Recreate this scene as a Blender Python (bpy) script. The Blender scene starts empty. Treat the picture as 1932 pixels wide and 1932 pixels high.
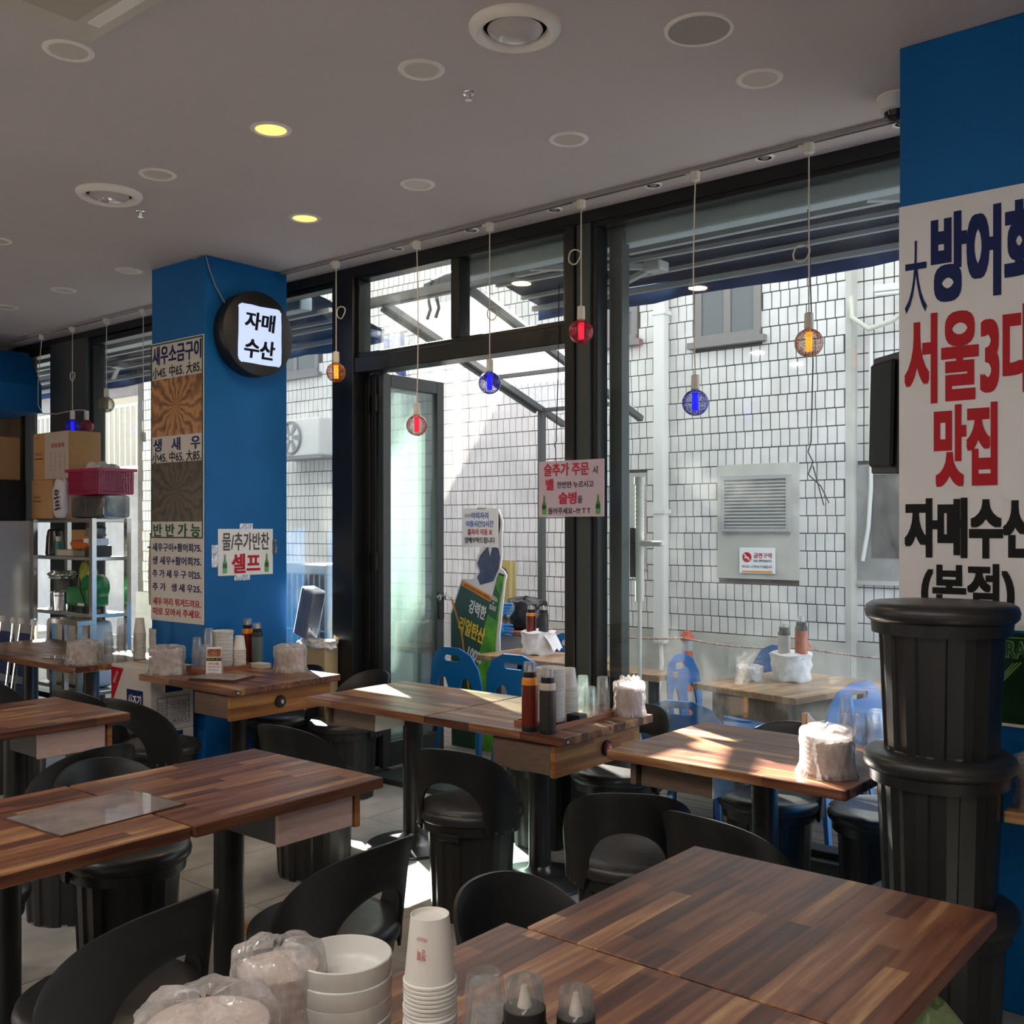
import bpy, bmesh, math, random
from mathutils import Matrix, Vector
random.seed(7)
# ------------------------------------------------------------------ camera, sky, sun, exposure
scene = bpy.context.scene
COL = scene.collection
R = math.radians
YAW, CAMH = 39.4, 1.6
cam = bpy.data.objects.new('camera', bpy.data.cameras.new('camera'))
cam.data.sensor_width = 36; cam.data.lens = 36*1929/1932; cam.data.shift_y = 30/1932
cam.data.clip_start = 0.05; cam.data.clip_end = 200
cam.location = (0, 0, CAMH); cam.rotation_euler = (R(90), 0, R(YAW))
COL.objects.link(cam); scene.camera = cam
world = bpy.data.worlds.new('sky'); scene.world = world; world.use_nodes = True
bg = world.node_tree.nodes['Background']; bg.inputs[0].default_value = (0.93, 0.96, 1.0, 1); bg.inputs[1].default_value = 0.95
sun = bpy.data.objects.new('sun', bpy.data.lights.new('sun', 'SUN'))
sun.data.energy = 26.0; sun.data.angle = R(0.6); sun.data.color = (1.0, 0.93, 0.82)
sun.rotation_euler = Vector((1.9, -1.0, -1.25)).to_track_quat('-Z', 'Y').to_euler(); sun.location = (-12, 12, 12)
COL.objects.link(sun)
vs = scene.view_settings
vs.view_transform = 'Standard'; vs.look = 'None'; vs.gamma = 1.0; vs.use_curve_mapping = False; vs.exposure = 1.48
cy = scene.cycles
cy.caustics_reflective = False; cy.caustics_refractive = False; cy.max_bounces = 10; cy.transparent_max_bounces = 24
cy.diffuse_bounces = 5; cy.glossy_bounces = 4; cy.sample_clamp_indirect = 6.0

# ------------------------------------------------------------------ layout helpers (metres; x along the shop front, y out to the street)
FWD = (-math.sin(R(YAW)), math.cos(R(YAW))); RGT = (math.cos(R(YAW)), math.sin(R(YAW)))
def atY(px, py, Y):                      # a sight line from the photo meets the plane y = Y
    u = (px-966)/1929; d = Y/(FWD[1]+RGT[1]*u)
    return Vector((d*(FWD[0]+RGT[0]*u), Y, CAMH-(py-996)/1929*d))
def atX(px, py, X):
    u = (px-966)/1929; d = X/(FWD[0]+RGT[0]*u)
    return Vector((X, d*(FWD[1]+RGT[1]*u), CAMH-(py-996)/1929*d))
def atZ(px, py, Z):
    d = 1929*(CAMH-Z)/(py-996); u = (px-966)/1929
    return Vector((d*(FWD[0]+RGT[0]*u), d*(FWD[1]+RGT[1]*u), Z))

# ------------------------------------------------------------------ mesh helpers
class MB:
    def __init__(s): s.v = []; s.f = []
    def add(s, vs, fs, M=None):
        n = len(s.v)
        s.v += [tuple(M @ Vector(p)) for p in vs] if M else [tuple(p) for p in vs]
        s.f += [tuple(i+n for i in f) for f in fs]; return s
    def box(s, x0, x1, y0, y1, z0, z1, M=None):
        return s.add([(x0,y0,z0),(x1,y0,z0),(x1,y1,z0),(x0,y1,z0),(x0,y0,z1),(x1,y0,z1),(x1,y1,z1),(x0,y1,z1)],
                     [(0,3,2,1),(4,5,6,7),(0,1,5,4),(1,2,6,5),(2,3,7,6),(3,0,4,7)], M)
    def bar(s, a, b, w, h):               # a box-section bar from a to b
        a, b = Vector(a), Vector(b); d = b-a; q = d.to_track_quat('Z', 'Y'); M = Matrix.Translation(a) @ q.to_matrix().to_4x4()
        return s.box(-w/2, w/2, -h/2, h/2, 0, d.length, M)
    def lathe(s, prof, n=24, c=(0,0,0), M=None, cap=True):
        vs, fs = [], []
        for r, z in prof:
            for k in range(n):
                a = 2*math.pi*k/n; vs.append((c[0]+r*math.cos(a), c[1]+r*math.sin(a), c[2]+z))
        m = len(prof)
        for i in range(m-1):
            for k in range(n):
                k2 = (k+1) % n; fs.append((i*n+k, i*n+k2, (i+1)*n+k2, (i+1)*n+k))
        if cap:
            if prof[0][0] > 1e-6: fs.append(tuple(range(n-1, -1, -1)))
            if prof[-1][0] > 1e-6: fs.append(tuple((m-1)*n+k for k in range(n)))
        return s.add(vs, fs, M)
    def tube(s, pts, r, n=8, closed=False):
        pts = [Vector(p) for p in pts]; m = len(pts); vs, fs = [], []
        up = None
        for i, p in enumerate(pts):
            t = (pts[(i+1) % m]-pts[i-1]) if closed else (pts[min(i+1, m-1)]-pts[max(i-1, 0)])
            t.normalize()
            if up is None:
                up = t.orthogonal().normalized()
            else:
                up = (up - t*up.dot(t)); up = up.normalized() if up.length > 1e-5 else t.orthogonal().normalized()
            b = t.cross(up)
            rr = r[i] if isinstance(r, (list, tuple)) else r
            for k in range(n):
                a = 2*math.pi*k/n; vs.append(p+up*(rr*math.cos(a))+b*(rr*math.sin(a)))
        for i in range(m if closed else m-1):
            j = (i+1) % m
            for k in range(n):
                k2 = (k+1) % n; fs.append((i*n+k, i*n+k2, j*n+k2, j*n+k))
        if not closed: fs += [tuple(range(n-1, -1, -1)), tuple((m-1)*n+k for k in range(n))]
        return s.add(vs, fs)
    def prism(s, poly, z0, z1, M=None):   # poly in xy extruded along z
        n = len(poly)
        return s.add([(x, y, z0) for x, y in poly]+[(x, y, z1) for x, y in poly],
                     [tuple(range(n-1, -1, -1)), tuple(range(n, 2*n))]+[(i, (i+1) % n, n+(i+1) % n, n+i) for i in range(n)], M)
    def mesh(s, name, mat, smooth=40, bevel=0, seg=1):
        me = bpy.data.meshes.new(name); me.from_pydata(s.v, [], s.f)
        if bevel:
            bm = bmesh.new(); bm.from_mesh(me)
            es = [e for e in bm.edges if len(e.link_faces) == 2 and e.calc_face_angle(0) > 0.6]
            bmesh.ops.bevel(bm, geom=es, offset=bevel, segments=seg, affect='EDGES', profile=0.6); bm.to_mesh(me); bm.free()
        if smooth:
            me.polygons.foreach_set('use_smooth', [True]*len(me.polygons)); me.set_sharp_from_angle(angle=R(smooth))
        if mat: me.materials.append(mat)
        me.update(); return me
    def build(s, name, mat, parent=None, smooth=40, bevel=0, seg=1):
        return put(name, s.mesh(name, mat, smooth, bevel, seg), parent)
def put(name, me, parent=None, M=None):
    o = bpy.data.objects.new(name, me); COL.objects.link(o)
    if parent: o.parent = parent
    if M is not None: o.matrix_local = M
    return o
def tag(o, label, cat, group=None):
    o['label'] = label; o['category'] = cat
    if group: o['group'] = group
    return o
def thing(name, label, cat, loc=(0,0,0), rz=0, group=None):
    o = bpy.data.objects.new(name, None); COL.objects.link(o); o.empty_display_size = 0.1
    o.location = loc; o.rotation_euler = (0, 0, R(rz)); return tag(o, label, cat, group)
def struct(o, label=None):
    o['kind'] = 'structure'
    if label: o['label'] = label
    return o
KIDS = {}
def kids(root): return [o for o in bpy.data.objects if o.parent == root]
def dup(root, loc, rz=None, label=None, group=None):
    if root.name not in KIDS:
        KIDS[root.name] = [(c, kids(c)) for c in kids(root)]
    r = root.copy(); COL.objects.link(r); r.location = loc
    if rz is not None: r.rotation_euler = (0, 0, R(rz))
    if label: r['label'] = label
    if group: r['group'] = group
    for c, gs in KIDS[root.name]:
        k = c.copy(); COL.objects.link(k); k.parent = r
        for g in gs:
            q = g.copy(); COL.objects.link(q); q.parent = k
    return r
def poly_mesh(name, outlines, depth, mat, fn=None, smooth=40):   # flat outline with holes, given a thickness; fn bends it
    c = bpy.data.curves.new(name, 'CURVE'); c.dimensions = '2D'; c.fill_mode = 'BOTH'; c.extrude = depth/2
    for pts in outlines:
        sp = c.splines.new('POLY'); sp.points.add(len(pts)-1); sp.use_cyclic_u = True
        for p, q in zip(sp.points, pts): p.co = (q[0], q[1], 0, 1)
    o = bpy.data.objects.new(name, c); me = bpy.data.meshes.new_from_object(o)
    bpy.data.objects.remove(o); bpy.data.curves.remove(c)
    me.name = name
    if fn:
        for v in me.vertices: v.co = fn(*v.co)
    me.materials.clear()
    if mat: me.materials.append(mat)
    if smooth:
        me.polygons.foreach_set('use_smooth', [True]*len(me.polygons)); me.set_sharp_from_angle(angle=R(smooth))
    return me
def subdivide(me, cuts_len):
    bm = bmesh.new(); bm.from_mesh(me); bmesh.ops.triangulate(bm, faces=bm.faces[:])
    for _ in range(3):
        es = [e for e in bm.edges if e.calc_length() > cuts_len]
        if not es: break
        bmesh.ops.subdivide_edges(bm, edges=es, cuts=1); bmesh.ops.triangulate(bm, faces=bm.faces[:])
    bm.to_mesh(me); bm.free()
def text(parent, s, mat, w, h, M, bold=0.0, name='lettering', thick=0.0012, shear=0):
    c = bpy.data.curves.new(name, 'FONT'); c.body = s; c.shear = shear; c.resolution_u = 4 if h > 0.1 else 2
    o = bpy.data.objects.new(name, c); me = bpy.data.meshes.new_from_object(o)
    bpy.data.objects.remove(o); bpy.data.curves.remove(c)
    if bold > 0:                         # a heavier face: the strokes are thickened sideways
        V0 = [tuple(v.co) for v in me.vertices]; F0 = [tuple(p.vertices) for p in me.polygons]; V1 = []; F1 = []; k = bold*1.25
        for q, (dx, dy) in enumerate(((0, 0), (k, k*0.7), (-k, k*0.7), (k, -k*0.7), (-k, -k*0.7), (k, 0), (-k, 0), (0, k*0.7), (0, -k*0.7))):
            n0 = len(V1); V1 += [(x+dx, y+dy, 0.0) for x, y, z in V0]; F1 += [tuple(i+n0 for i in f) for f in F0]
        me = bpy.data.meshes.new(name); me.from_pydata(V1, [], F1)
    nv = max(1, len(me.vertices)//9)
    xs = [v.co.x for v in me.vertices]; ys = [v.co.y for v in me.vertices]
    x0, x1, y0, y1 = min(xs), max(xs), min(ys), max(ys)
    sx = w/(x1-x0); sy = h/(y1-y0) if h else sx
    for i, v in enumerate(me.vertices):
        v.co = ((v.co.x-(x0+x1)/2)*sx, (v.co.y-(y0+y1)/2)*sy, thick+(0.00004*(i//nv) if bold > 0 else 0))
    me.materials.clear(); me.materials.append(mat); me.name = name
    return put(name, me, parent, M)
def face_negY(x, y, z): return Matrix.Translation((x, y, z)) @ Matrix.Rotation(R(90), 4, 'X')          # reads from the -y side
def face_posX(x, y, z): return Matrix.Translation((x, y, z)) @ Matrix.Rotation(R(90), 4, 'Z') @ Matrix.Rotation(R(90), 4, 'X')
def ellipse(cx, cy, rx, ry, n=24, a0=0): return [(cx+rx*math.cos(a0+2*math.pi*k/n), cy+ry*math.sin(a0+2*math.pi*k/n)) for k in range(n)]
def rrect(x0, x1, y0, y1, r, n=5):
    out = []
    for cx, cy, a in ((x1-r, y1-r, 0), (x0+r, y1-r, 90), (x0+r, y0+r, 180), (x1-r, y0+r, 270)):
        for k in range(n+1):
            t = R(a+90*k/n); out.append((cx+r*math.cos(t), cy+r*math.sin(t)))
    return out

# ------------------------------------------------------------------ materials
def mat(name, col, rough=0.5, metal=0.0, spec=0.5, noise=0, nscale=8, bump=0, bscale=40, emit=None, estr=0, alpha=1, coat=0, stretch=(1,1,1)):
    m = bpy.data.materials.new(name); m.use_nodes = True; nt = m.node_tree; b = nt.nodes['Principled BSDF']
    b.inputs['Base Color'].default_value = (*col, 1); b.inputs['Roughness'].default_value = rough
    b.inputs['Metallic'].default_value = metal; b.inputs['Specular IOR Level'].default_value = spec
    if coat: b.inputs['Coat Weight'].default_value = coat; b.inputs['Coat Roughness'].default_value = 0.15
    if alpha < 1: b.inputs['Alpha'].default_value = alpha
    if emit: b.inputs['Emission Color'].default_value = (*emit, 1); b.inputs['Emission Strength'].default_value = estr
    if noise or bump:
        tc = nt.nodes.new('ShaderNodeTexCoord'); mp = nt.nodes.new('ShaderNodeMapping'); mp.inputs['Scale'].default_value = stretch
        nt.links.new(tc.outputs['Object'], mp.inputs[0])
    if noise:
        n = nt.nodes.new('ShaderNodeTexNoise'); n.inputs['Scale'].default_value = nscale; n.inputs['Detail'].default_value = 6
        nt.links.new(mp.outputs[0], n.inputs['Vector'])
        r = nt.nodes.new('ShaderNodeValToRGB')
        r.color_ramp.elements[0].position = 0.3; r.color_ramp.elements[1].position = 0.7
        r.color_ramp.elements[0].color = (*[c*(1-noise) for c in col], 1); r.color_ramp.elements[1].color = (*[min(1, c*(1+noise)) for c in col], 1)
        nt.links.new(n.outputs[0], r.inputs[0]); nt.links.new(r.outputs[0], b.inputs['Base Color'])
    if bump:
        n = nt.nodes.new('ShaderNodeTexNoise'); n.inputs['Scale'].default_value = bscale; n.inputs['Detail'].default_value = 4
        nt.links.new(mp.outputs[0], n.inputs['Vector'])
        bp = nt.nodes.new('ShaderNodeBump'); bp.inputs['Strength'].default_value = bump; bp.inputs['Distance'].default_value = 0.01
        nt.links.new(n.outputs[0], bp.inputs['Height']); nt.links.new(bp.outputs[0], b.inputs['Normal'])
    return m
def wood(name, axis, tones, row=0.048, length=0.46, rough=0.36, gloss=0.32):
    m = bpy.data.materials.new(name); m.use_nodes = True; nt = m.node_tree; b = nt.nodes['Principled BSDF']; L = nt.links.new; N = nt.nodes.new
    tc = N('ShaderNodeTexCoord'); oi = N('ShaderNodeObjectInfo'); mp = N('ShaderNodeMapping')
    if axis == 'y': mp.inputs['Rotation'].default_value = (0, 0, R(90))
    va = N('ShaderNodeVectorMath'); va.operation = 'SCALE'; va.inputs[0].default_value = (7.3, 3.9, 1.7); L(oi.outputs['Random'], va.inputs['Scale'])
    ad = N('ShaderNodeVectorMath'); ad.operation = 'ADD'
    if axis == 'yz':
        sp_ = N('ShaderNodeSeparateXYZ'); cb_ = N('ShaderNodeCombineXYZ'); L(tc.outputs['Object'], sp_.inputs[0]); L(sp_.outputs['Y'], cb_.inputs['X']); L(sp_.outputs['Z'], cb_.inputs['Y']); L(sp_.outputs['X'], cb_.inputs['Z']); L(cb_.outputs[0], mp.inputs[0])
    else: L(tc.outputs['Object'], mp.inputs[0])
    L(mp.outputs[0], ad.inputs[0]); L(va.outputs[0], ad.inputs[1])
    br = N('ShaderNodeTexBrick'); br.inputs['Color1'].default_value = (0,0,0,1); br.inputs['Color2'].default_value = (1,1,1,1); br.inputs['Mortar'].default_value = (0.3,0.3,0.3,1)
    br.inputs['Scale'].default_value = 1; br.inputs['Mortar Size'].default_value = 0.0; br.inputs['Brick Width'].default_value = length; br.inputs['Row Height'].default_value = row
    br.offset = 0.37; br.offset_frequency = 2; br.squash = 0.62; br.squash_frequency = 3
    L(ad.outputs[0], br.inputs['Vector'])
    st = N('ShaderNodeMapping'); st.inputs['Scale'].default_value = (3, 44, 44); L(ad.outputs[0], st.inputs[0])
    gn = N('ShaderNodeTexNoise'); gn.inputs['Scale'].default_value = 1; gn.inputs['Detail'].default_value = 5; L(st.outputs[0], gn.inputs['Vector'])
    mx = N('ShaderNodeMath'); mx.operation = 'MULTIPLY_ADD'; mx.inputs[1].default_value = 0.46; L(br.outputs['Color'], mx.inputs[0])
    m2 = N('ShaderNodeMath'); m2.operation = 'MULTIPLY'; m2.inputs[1].default_value = 0.85; L(gn.outputs[0], m2.inputs[0]); L(m2.outputs[0], mx.inputs[2])
    rp = N('ShaderNodeValToRGB'); cr = rp.color_ramp
    while len(cr.elements) < len(tones): cr.elements.new(0.5)
    for e, (p, c) in zip(cr.elements, tones): e.position = p; e.color = (*c, 1)
    L(mx.outputs[0], rp.inputs[0]); L(rp.outputs[0], b.inputs['Base Color'])
    b.inputs['Roughness'].default_value = rough; b.inputs['Specular IOR Level'].default_value = gloss
    bp = N('ShaderNodeBump'); bp.inputs['Strength'].default_value = 0.05; bp.inputs['Distance'].default_value = 0.004; L(gn.outputs[0], bp.inputs['Height']); L(bp.outputs[0], b.inputs['Normal'])
    return m
def clear(name, tint=(1,1,1), gloss=0.10, dirt=0.0, dscale=3.0, dstretch=(1,1,1), dcol=(0.8,0.8,0.8), lo=0.45, hi=0.75, rough=0.02, haze=0.0, trans=0.5, bump=0):
    # thin clear sheet: transparent, fresnel gloss, and a film of dirt, folds or painted sparkle that scatters light
    m = bpy.data.materials.new(name); m.use_nodes = True; nt = m.node_tree; nt.nodes.clear(); L = nt.links.new; N = nt.nodes.new
    out = N('ShaderNodeOutputMaterial'); tr = N('ShaderNodeBsdfTransparent'); tr.inputs[0].default_value = (*tint, 1)
    gl = N('ShaderNodeBsdfGlossy'); gl.inputs['Roughness'].default_value = rough
    lw = N('ShaderNodeLayerWeight'); lw.inputs['Blend'].default_value = 0.35
    mu = N('ShaderNodeMath'); mu.operation = 'MULTIPLY_ADD'; mu.inputs[1].default_value = gloss*2.2; mu.inputs[2].default_value = gloss*0.35; L(lw.outputs['Fresnel'], mu.inputs[0])
    mix = N('ShaderNodeMixShader'); L(mu.outputs[0], mix.inputs[0]); L(tr.outputs[0], mix.inputs[1]); L(gl.outputs[0], mix.inputs[2])
    res = mix
    if dirt or haze:
        tc = N('ShaderNodeTexCoord'); mp = N('ShaderNodeMapping'); mp.inputs['Scale'].default_value = dstretch; L(tc.outputs['Object'], mp.inputs[0])
        n = N('ShaderNodeTexNoise'); n.inputs['Scale'].default_value = dscale; n.inputs['Detail'].default_value = 7; n.inputs['Roughness'].default_value = 0.62; L(mp.outputs[0], n.inputs['Vector'])
        mr = N('ShaderNodeMapRange'); mr.inputs['From Min'].default_value = lo; mr.inputs['From Max'].default_value = hi
        mr.inputs['To Min'].default_value = haze; mr.inputs['To Max'].default_value = haze+dirt; L(n.outputs[0], mr.inputs[0])
        df = N('ShaderNodeBsdfDiffuse'); df.inputs[0].default_value = (*dcol, 1); tl = N('ShaderNodeBsdfTranslucent'); tl.inputs[0].default_value = (*dcol, 1)
        mm = N('ShaderNodeMixShader'); mm.inputs[0].default_value = trans; L(df.outputs[0], mm.inputs[1]); L(tl.outputs[0], mm.inputs[2])
        m3 = N('ShaderNodeMixShader'); L(mr.outputs[0], m3.inputs[0]); L(mix.outputs[0], m3.inputs[1]); L(mm.outputs[0], m3.inputs[2]); res = m3
    if bump:
        bp = N('ShaderNodeBump'); bp.inputs['Strength'].default_value = bump; bp.inputs['Distance'].default_value = 0.006
        n2 = N('ShaderNodeTexNoise'); n2.inputs['Scale'].default_value = dscale*2.2; n2.inputs['Detail'].default_value = 3; n2.inputs['Distortion'].default_value = 1.5; L(tc.outputs['Object'], n2.inputs['Vector'])
        L(n2.outputs[0], bp.inputs['Height'])
        for q in (gl, df, tl): L(bp.outputs[0], q.inputs['Normal'])
    L(res.outputs[0], out.inputs[0]); return m
TONES = [(0.34, (0.050, 0.018, 0.012)), (0.50, (0.098, 0.035, 0.021)), (0.64, (0.165, 0.063, 0.032)), (0.80, (0.25, 0.110, 0.052)), (0.96, (0.44, 0.25, 0.115))]
M_woodx = wood('walnut_staves', 'x', TONES); M_woody = wood('walnut_staves_across', 'y', TONES)
M_front = wood('acacia_drawer_front', 'yz', [(0.34, (0.17, 0.06, 0.018)), (0.62, (0.32, 0.125, 0.036)), (0.95, (0.48, 0.24, 0.08))], row=0.036, length=0.3)
M_pinkwood = mat('pale_pink_laminate', (0.66, 0.44, 0.37), 0.5, noise=0.12, nscale=10, stretch=(2, 2, 26))
M_brownlam = mat('brown_laminate', (0.16, 0.105, 0.075), 0.5, noise=0.2, nscale=8, stretch=(2, 2, 20))
M_white = mat('white_board', (0.75, 0.74, 0.70), 0.5)
M_ceil = mat('ceiling_paint', (0.64, 0.575, 0.555), 0.75, noise=0.03, nscale=1.3)
M_blue = mat('blue_paint', (0.002, 0.120, 0.37), 0.5, spec=0.22, noise=0.10, nscale=2.2, bump=0.06, bscale=30)
M_frame = mat('black_frame_metal', (0.010, 0.012, 0.013), 0.35, spec=0.4)
M_frame2 = mat('grey_green_frame_metal', (0.035, 0.05, 0.05), 0.4)
M_floor = mat('floor_stone', (0.46, 0.445, 0.415), 0.42, noise=0.32, nscale=3.2, bump=0.12, bscale=18)
M_grout = mat('floor_grout', (0.10, 0.098, 0.092), 0.8)
M_chair = mat('black_plastic', (0.012, 0.012, 0.0125), 0.42, spec=0.45, bump=0.03, bscale=120)
M_bucket = mat('black_bucket_plastic', (0.015, 0.015, 0.0155), 0.36, spec=0.5)
M_cush = mat('black_vinyl', (0.022, 0.022, 0.023), 0.36, spec=0.55, bump=0.12, bscale=22)
M_leg = mat('black_powder_coat', (0.015, 0.015, 0.016), 0.38)
M_base = mat('worn_metal_base', (0.10, 0.10, 0.10), 0.28, metal=0.7)
M_ceramic = mat('white_bowl', (0.62, 0.61, 0.575), 0.3, spec=0.5)
M_paper = mat('paper_cup', (0.70, 0.68, 0.63), 0.55)
M_sheet = mat('printed_paper', (0.82, 0.82, 0.82), 0.55)
M_poster = mat('poster_vinyl', (0.76, 0.755, 0.77), 0.38, bump=0.35, bscale=9)
M_menu = mat('menu_sheet', (0.62, 0.58, 0.56), 0.4)
M_red = mat('red_ink', (0.46, 0.005, 0.016), 0.5, spec=0.25); M_navy = mat('navy_ink', (0.005, 0.016, 0.100), 0.5, spec=0.2)
M_black = mat('black_ink', (0.007, 0.007, 0.008), 0.55, spec=0.2); M_green = mat('green_ink', (0.006, 0.085, 0.02), 0.5, spec=0.25)
M_orange = mat('orange_ink', (0.80, 0.28, 0.02), 0.5); M_yellow = mat('yellow_ink', (0.85, 0.60, 0.04), 0.5); M_whiteink = mat('white_ink', (0.85, 0.85, 0.83), 0.5)
M_darkgreen = mat('dark_green_print', (0.008, 0.055, 0.03), 0.4); M_lime = mat('lime_line', (0.20, 0.42, 0.15), 0.4)
M_bottle_g = mat('green_bottle_print', (0.06, 0.30, 0.04), 0.35, noise=0.5, nscale=9)
M_trim = mat('white_metal_trim', (0.93, 0.88, 0.80), 0.4); M_lens = mat('frosted_lens', (0.66, 0.59, 0.51), 0.45)
M_warm = mat('warm_lit_lens', (0.9, 0.7, 0.3), 0.4, emit=(1.0, 0.62, 0.16), estr=0.48)
M_cord = mat('ivory_cord', (0.62, 0.58, 0.50), 0.5); M_sock = mat('ivory_socket', (0.70, 0.67, 0.58), 0.4)
M_dark = mat('black_matte', (0.010, 0.010, 0.011), 0.5); M_grey = mat('mid_grey', (0.28, 0.28, 0.27), 0.5)
M_steel = mat('stainless_steel', (0.62, 0.60, 0.57), 0.25, metal=1.0); M_chrome = mat('polished_chrome', (0.75, 0.75, 0.75), 0.12, metal=1.0)
M_card = mat('brown_cardboard', (0.47, 0.26, 0.11), 0.7, noise=0.06, nscale=5); M_cardw = mat('white_carton', (0.62, 0.57, 0.53), 0.6)
M_glass = clear('window_glass', (0.93, 0.97, 0.96), 0.10, dirt=0.07, dscale=2.2, dstretch=(1, 1, 0.8), haze=0.005, lo=0.5, hi=0.85)
M_doorglass = clear('door_glass', (0.90, 0.96, 0.94), 0.10, dirt=0.11, dscale=1.2, dstretch=(1, 3.5, 0.35), haze=0.02, dcol=(0.75, 0.85, 0.82), lo=0.42, hi=0.75)
M_bowlglass = clear('drinking_glass', (0.985, 0.99, 0.99), 0.13, rough=0.03, haze=0.07, dirt=0.16, dscale=30, dcol=(0.95, 0.95, 0.95))  # white scatter mixed in as painted sparkle of the glasses, no dirt on them
M_cap = clear('clear_cap', (0.93, 0.93, 0.93), 0.22, haze=0.16, dirt=0.05)
M_bag = clear('thin_plastic_bag', (0.95, 0.94, 0.94), 0.20, dirt=0.36, dscale=16, dstretch=(1, 1, 0.4), haze=0.20, dcol=(0.86, 0.83, 0.81), lo=0.4, hi=0.66, rough=0.16, bump=0.5)
M_bagg = clear('green_tinted_bag', (0.75, 0.85, 0.6), 0.15, dirt=0.4, dscale=9, haze=0.5, dcol=(0.5, 0.62, 0.36), rough=0.2)
M_clearbag = clear('glossy_clear_film', (0.92, 0.92, 0.92), 0.35, dirt=0.25, dscale=12, haze=0.05, rough=0.1, bump=0.6)
M_vinyl = clear('vinyl_curtain', (0.95, 0.95, 0.96), 0.10, dirt=0.16, dscale=1.1, dstretch=(1, 7, 0.25), haze=0.035, dcol=(0.55, 0.53, 0.53), lo=0.4, hi=0.7, trans=0.7)
M_poly = clear('polycarbonate_roof', (0.98, 0.99, 1.0), 0.05, haze=0.09, dirt=0.05, dcol=(0.95, 0.95, 0.95), trans=0.9)
M_bluepl = mat('blue_plastic', (0.004, 0.13, 0.40), 0.32, spec=0.5)
M_brick = None
# ------------------------------------------------------------------ room shell
M_cream = mat('cream_wall_paint', (0.55, 0.50, 0.44), 0.7)
CEIL = 3.29; PLY0, PLY1 = 3.68, 4.31
fl = struct(MB().box(-11, 2.0, -1.0, 4.50, -0.12, -0.004).build('floor', M_grout, smooth=0), 'grey stone tile floor of the dining room')
tile = MB().box(0.002, 0.598, 0.002, 0.598, -0.004, 0.0).mesh('tile', M_floor, 0)
for i in range(-13, 1):
    for j in range(0, 8):
        if j == 7: continue
        put('tile', tile, fl, Matrix.Translation((i*0.6, 0.25+j*0.6, 0)))
tb = MB().box(0.002, 0.598, 0.002, 0.035, -0.004, 0.0).mesh('tile', M_floor, 0)
for i in range(-13, 1): put('tile', tb, fl, Matrix.Translation((i*0.6, 0.25+7*0.6, 0)))
struct(MB().box(-11, 2.0, -1.5, 4.70, CEIL, CEIL+0.12).build('ceiling', M_ceil, smooth=0), 'warm grey painted flat ceiling with downlights')
struct(MB().box(-11, 2.0, -1.5, -1.4, 0, CEIL).build('wall_back', M_cream, smooth=0), 'cream back wall behind the viewer')
struct(MB().box(1.9, 2.0, -1.4, 4.6, 0, CEIL).build('wall_right', M_cream, smooth=0), 'cream right end wall')
struct(MB().box(-0.60, 1.9, 4.2, 4.3, 0, CEIL).build('wall_front', M_blue, smooth=0), 'blue wall right of the poster pillar')
struct(MB().box(-10.7, -10.6, -1.0, 4.6, 0, CEIL).build('wall_left', mat('tan_wall', (0.30, 0.22, 0.13), 0.6, noise=0.1, nscale=2), smooth=0), 'tan kitchen end wall')
PL = struct(MB().box(-6.08, -5.48, PLY0, PLY1, 0, CEIL).build('wall_pillar_left', M_blue, smooth=0, bevel=0.004), 'blue painted square pillar between the tables')
PR = struct(MB().box(-1.232, -0.60, 3.652, 4.30, 0, CEIL).build('wall_pillar_right', M_blue, smooth=0, bevel=0.004), 'blue painted pillar carrying the big white poster')
# shop-front glazing
FY0, FY1, GY = 4.48, 4.58, 4.53
def glazed(name, label, x0, x1, z0, z1, bars=(), t=0.045, m=None, g=None):
    b = MB()
    b.box(x0, x1, FY0, FY1, z1-t, z1).box(x0, x1, FY0, FY1, z0, z0+t)
    b.box(x0, x0+t, FY0, FY1, z0+t, z1-t).box(x1-t, x1, FY0, FY1, z0+t, z1-t)
    for xa, xb in bars: b.box(xa, xb, FY0, FY1, z0+t, z1-t)
    o = struct(b.build(name, m or M_frame, smooth=0, bevel=0.004), label)
    xs = [x0+t]+[v for ab in bars for v in ab]+[x1-t]
    for k in range(0, len(xs), 2):
        MB().box(xs[k]-0.006, xs[k+1]+0.006, GY-0.004, GY+0.004, z0+t-0.006, z1-t+0.006).build('pane', g or M_glass, o, smooth=0)
    return o
glazed('window_1', 'tall left shop window behind the steel shelf', -8.36, -6.12, 0.06, 3.22, t=0.05)
glazed('window_2', 'narrow shop window between blue pillar and door', -6.12, -5.19, 0.06, 3.22, t=0.03)
glazed('window_3', 'two-pane transom light above the open door', -4.985, -3.29, 2.70, 3.235, bars=[(-4.155, -4.085)], t=0.03)
glazed('window_4', 'large right shop window facing the white brick wall', -3.13, -1.24, 0.10, 3.235, t=0.035)
glazed('window_5', 'pale side light at the kitchen end', -9.6, -8.99, 0.06, 3.22, t=0.05)
def trim(n, x0, x1, y0, y1, z0, z1, m=None, label=None):
    return struct(MB().box(x0, x1, y0, y1, z0, z1).build('trim_%d' % n, m or M_frame, smooth=0, bevel=0.004), label)
trim(1, -9.7, -1.235, 4.46, 4.60, 3.225, CEIL, label='black head frame under the ceiling')
trim(2, -5.19, -4.985, 4.45, 4.60, 0, 3.235, label='black post left of the door')
trim(3, -3.29, -3.225, 4.45, 4.60, 0, 3.235, label='black post right of the door')
trim(4, -3.225, -3.13, 4.465, 4.62, 0, 3.235, M_frame2, 'grey green post beside the right window')
trim(5, -4.985, -3.29, 4.46, 4.60, 2.60, 2.70, label='black transom beam over the door')
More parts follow.
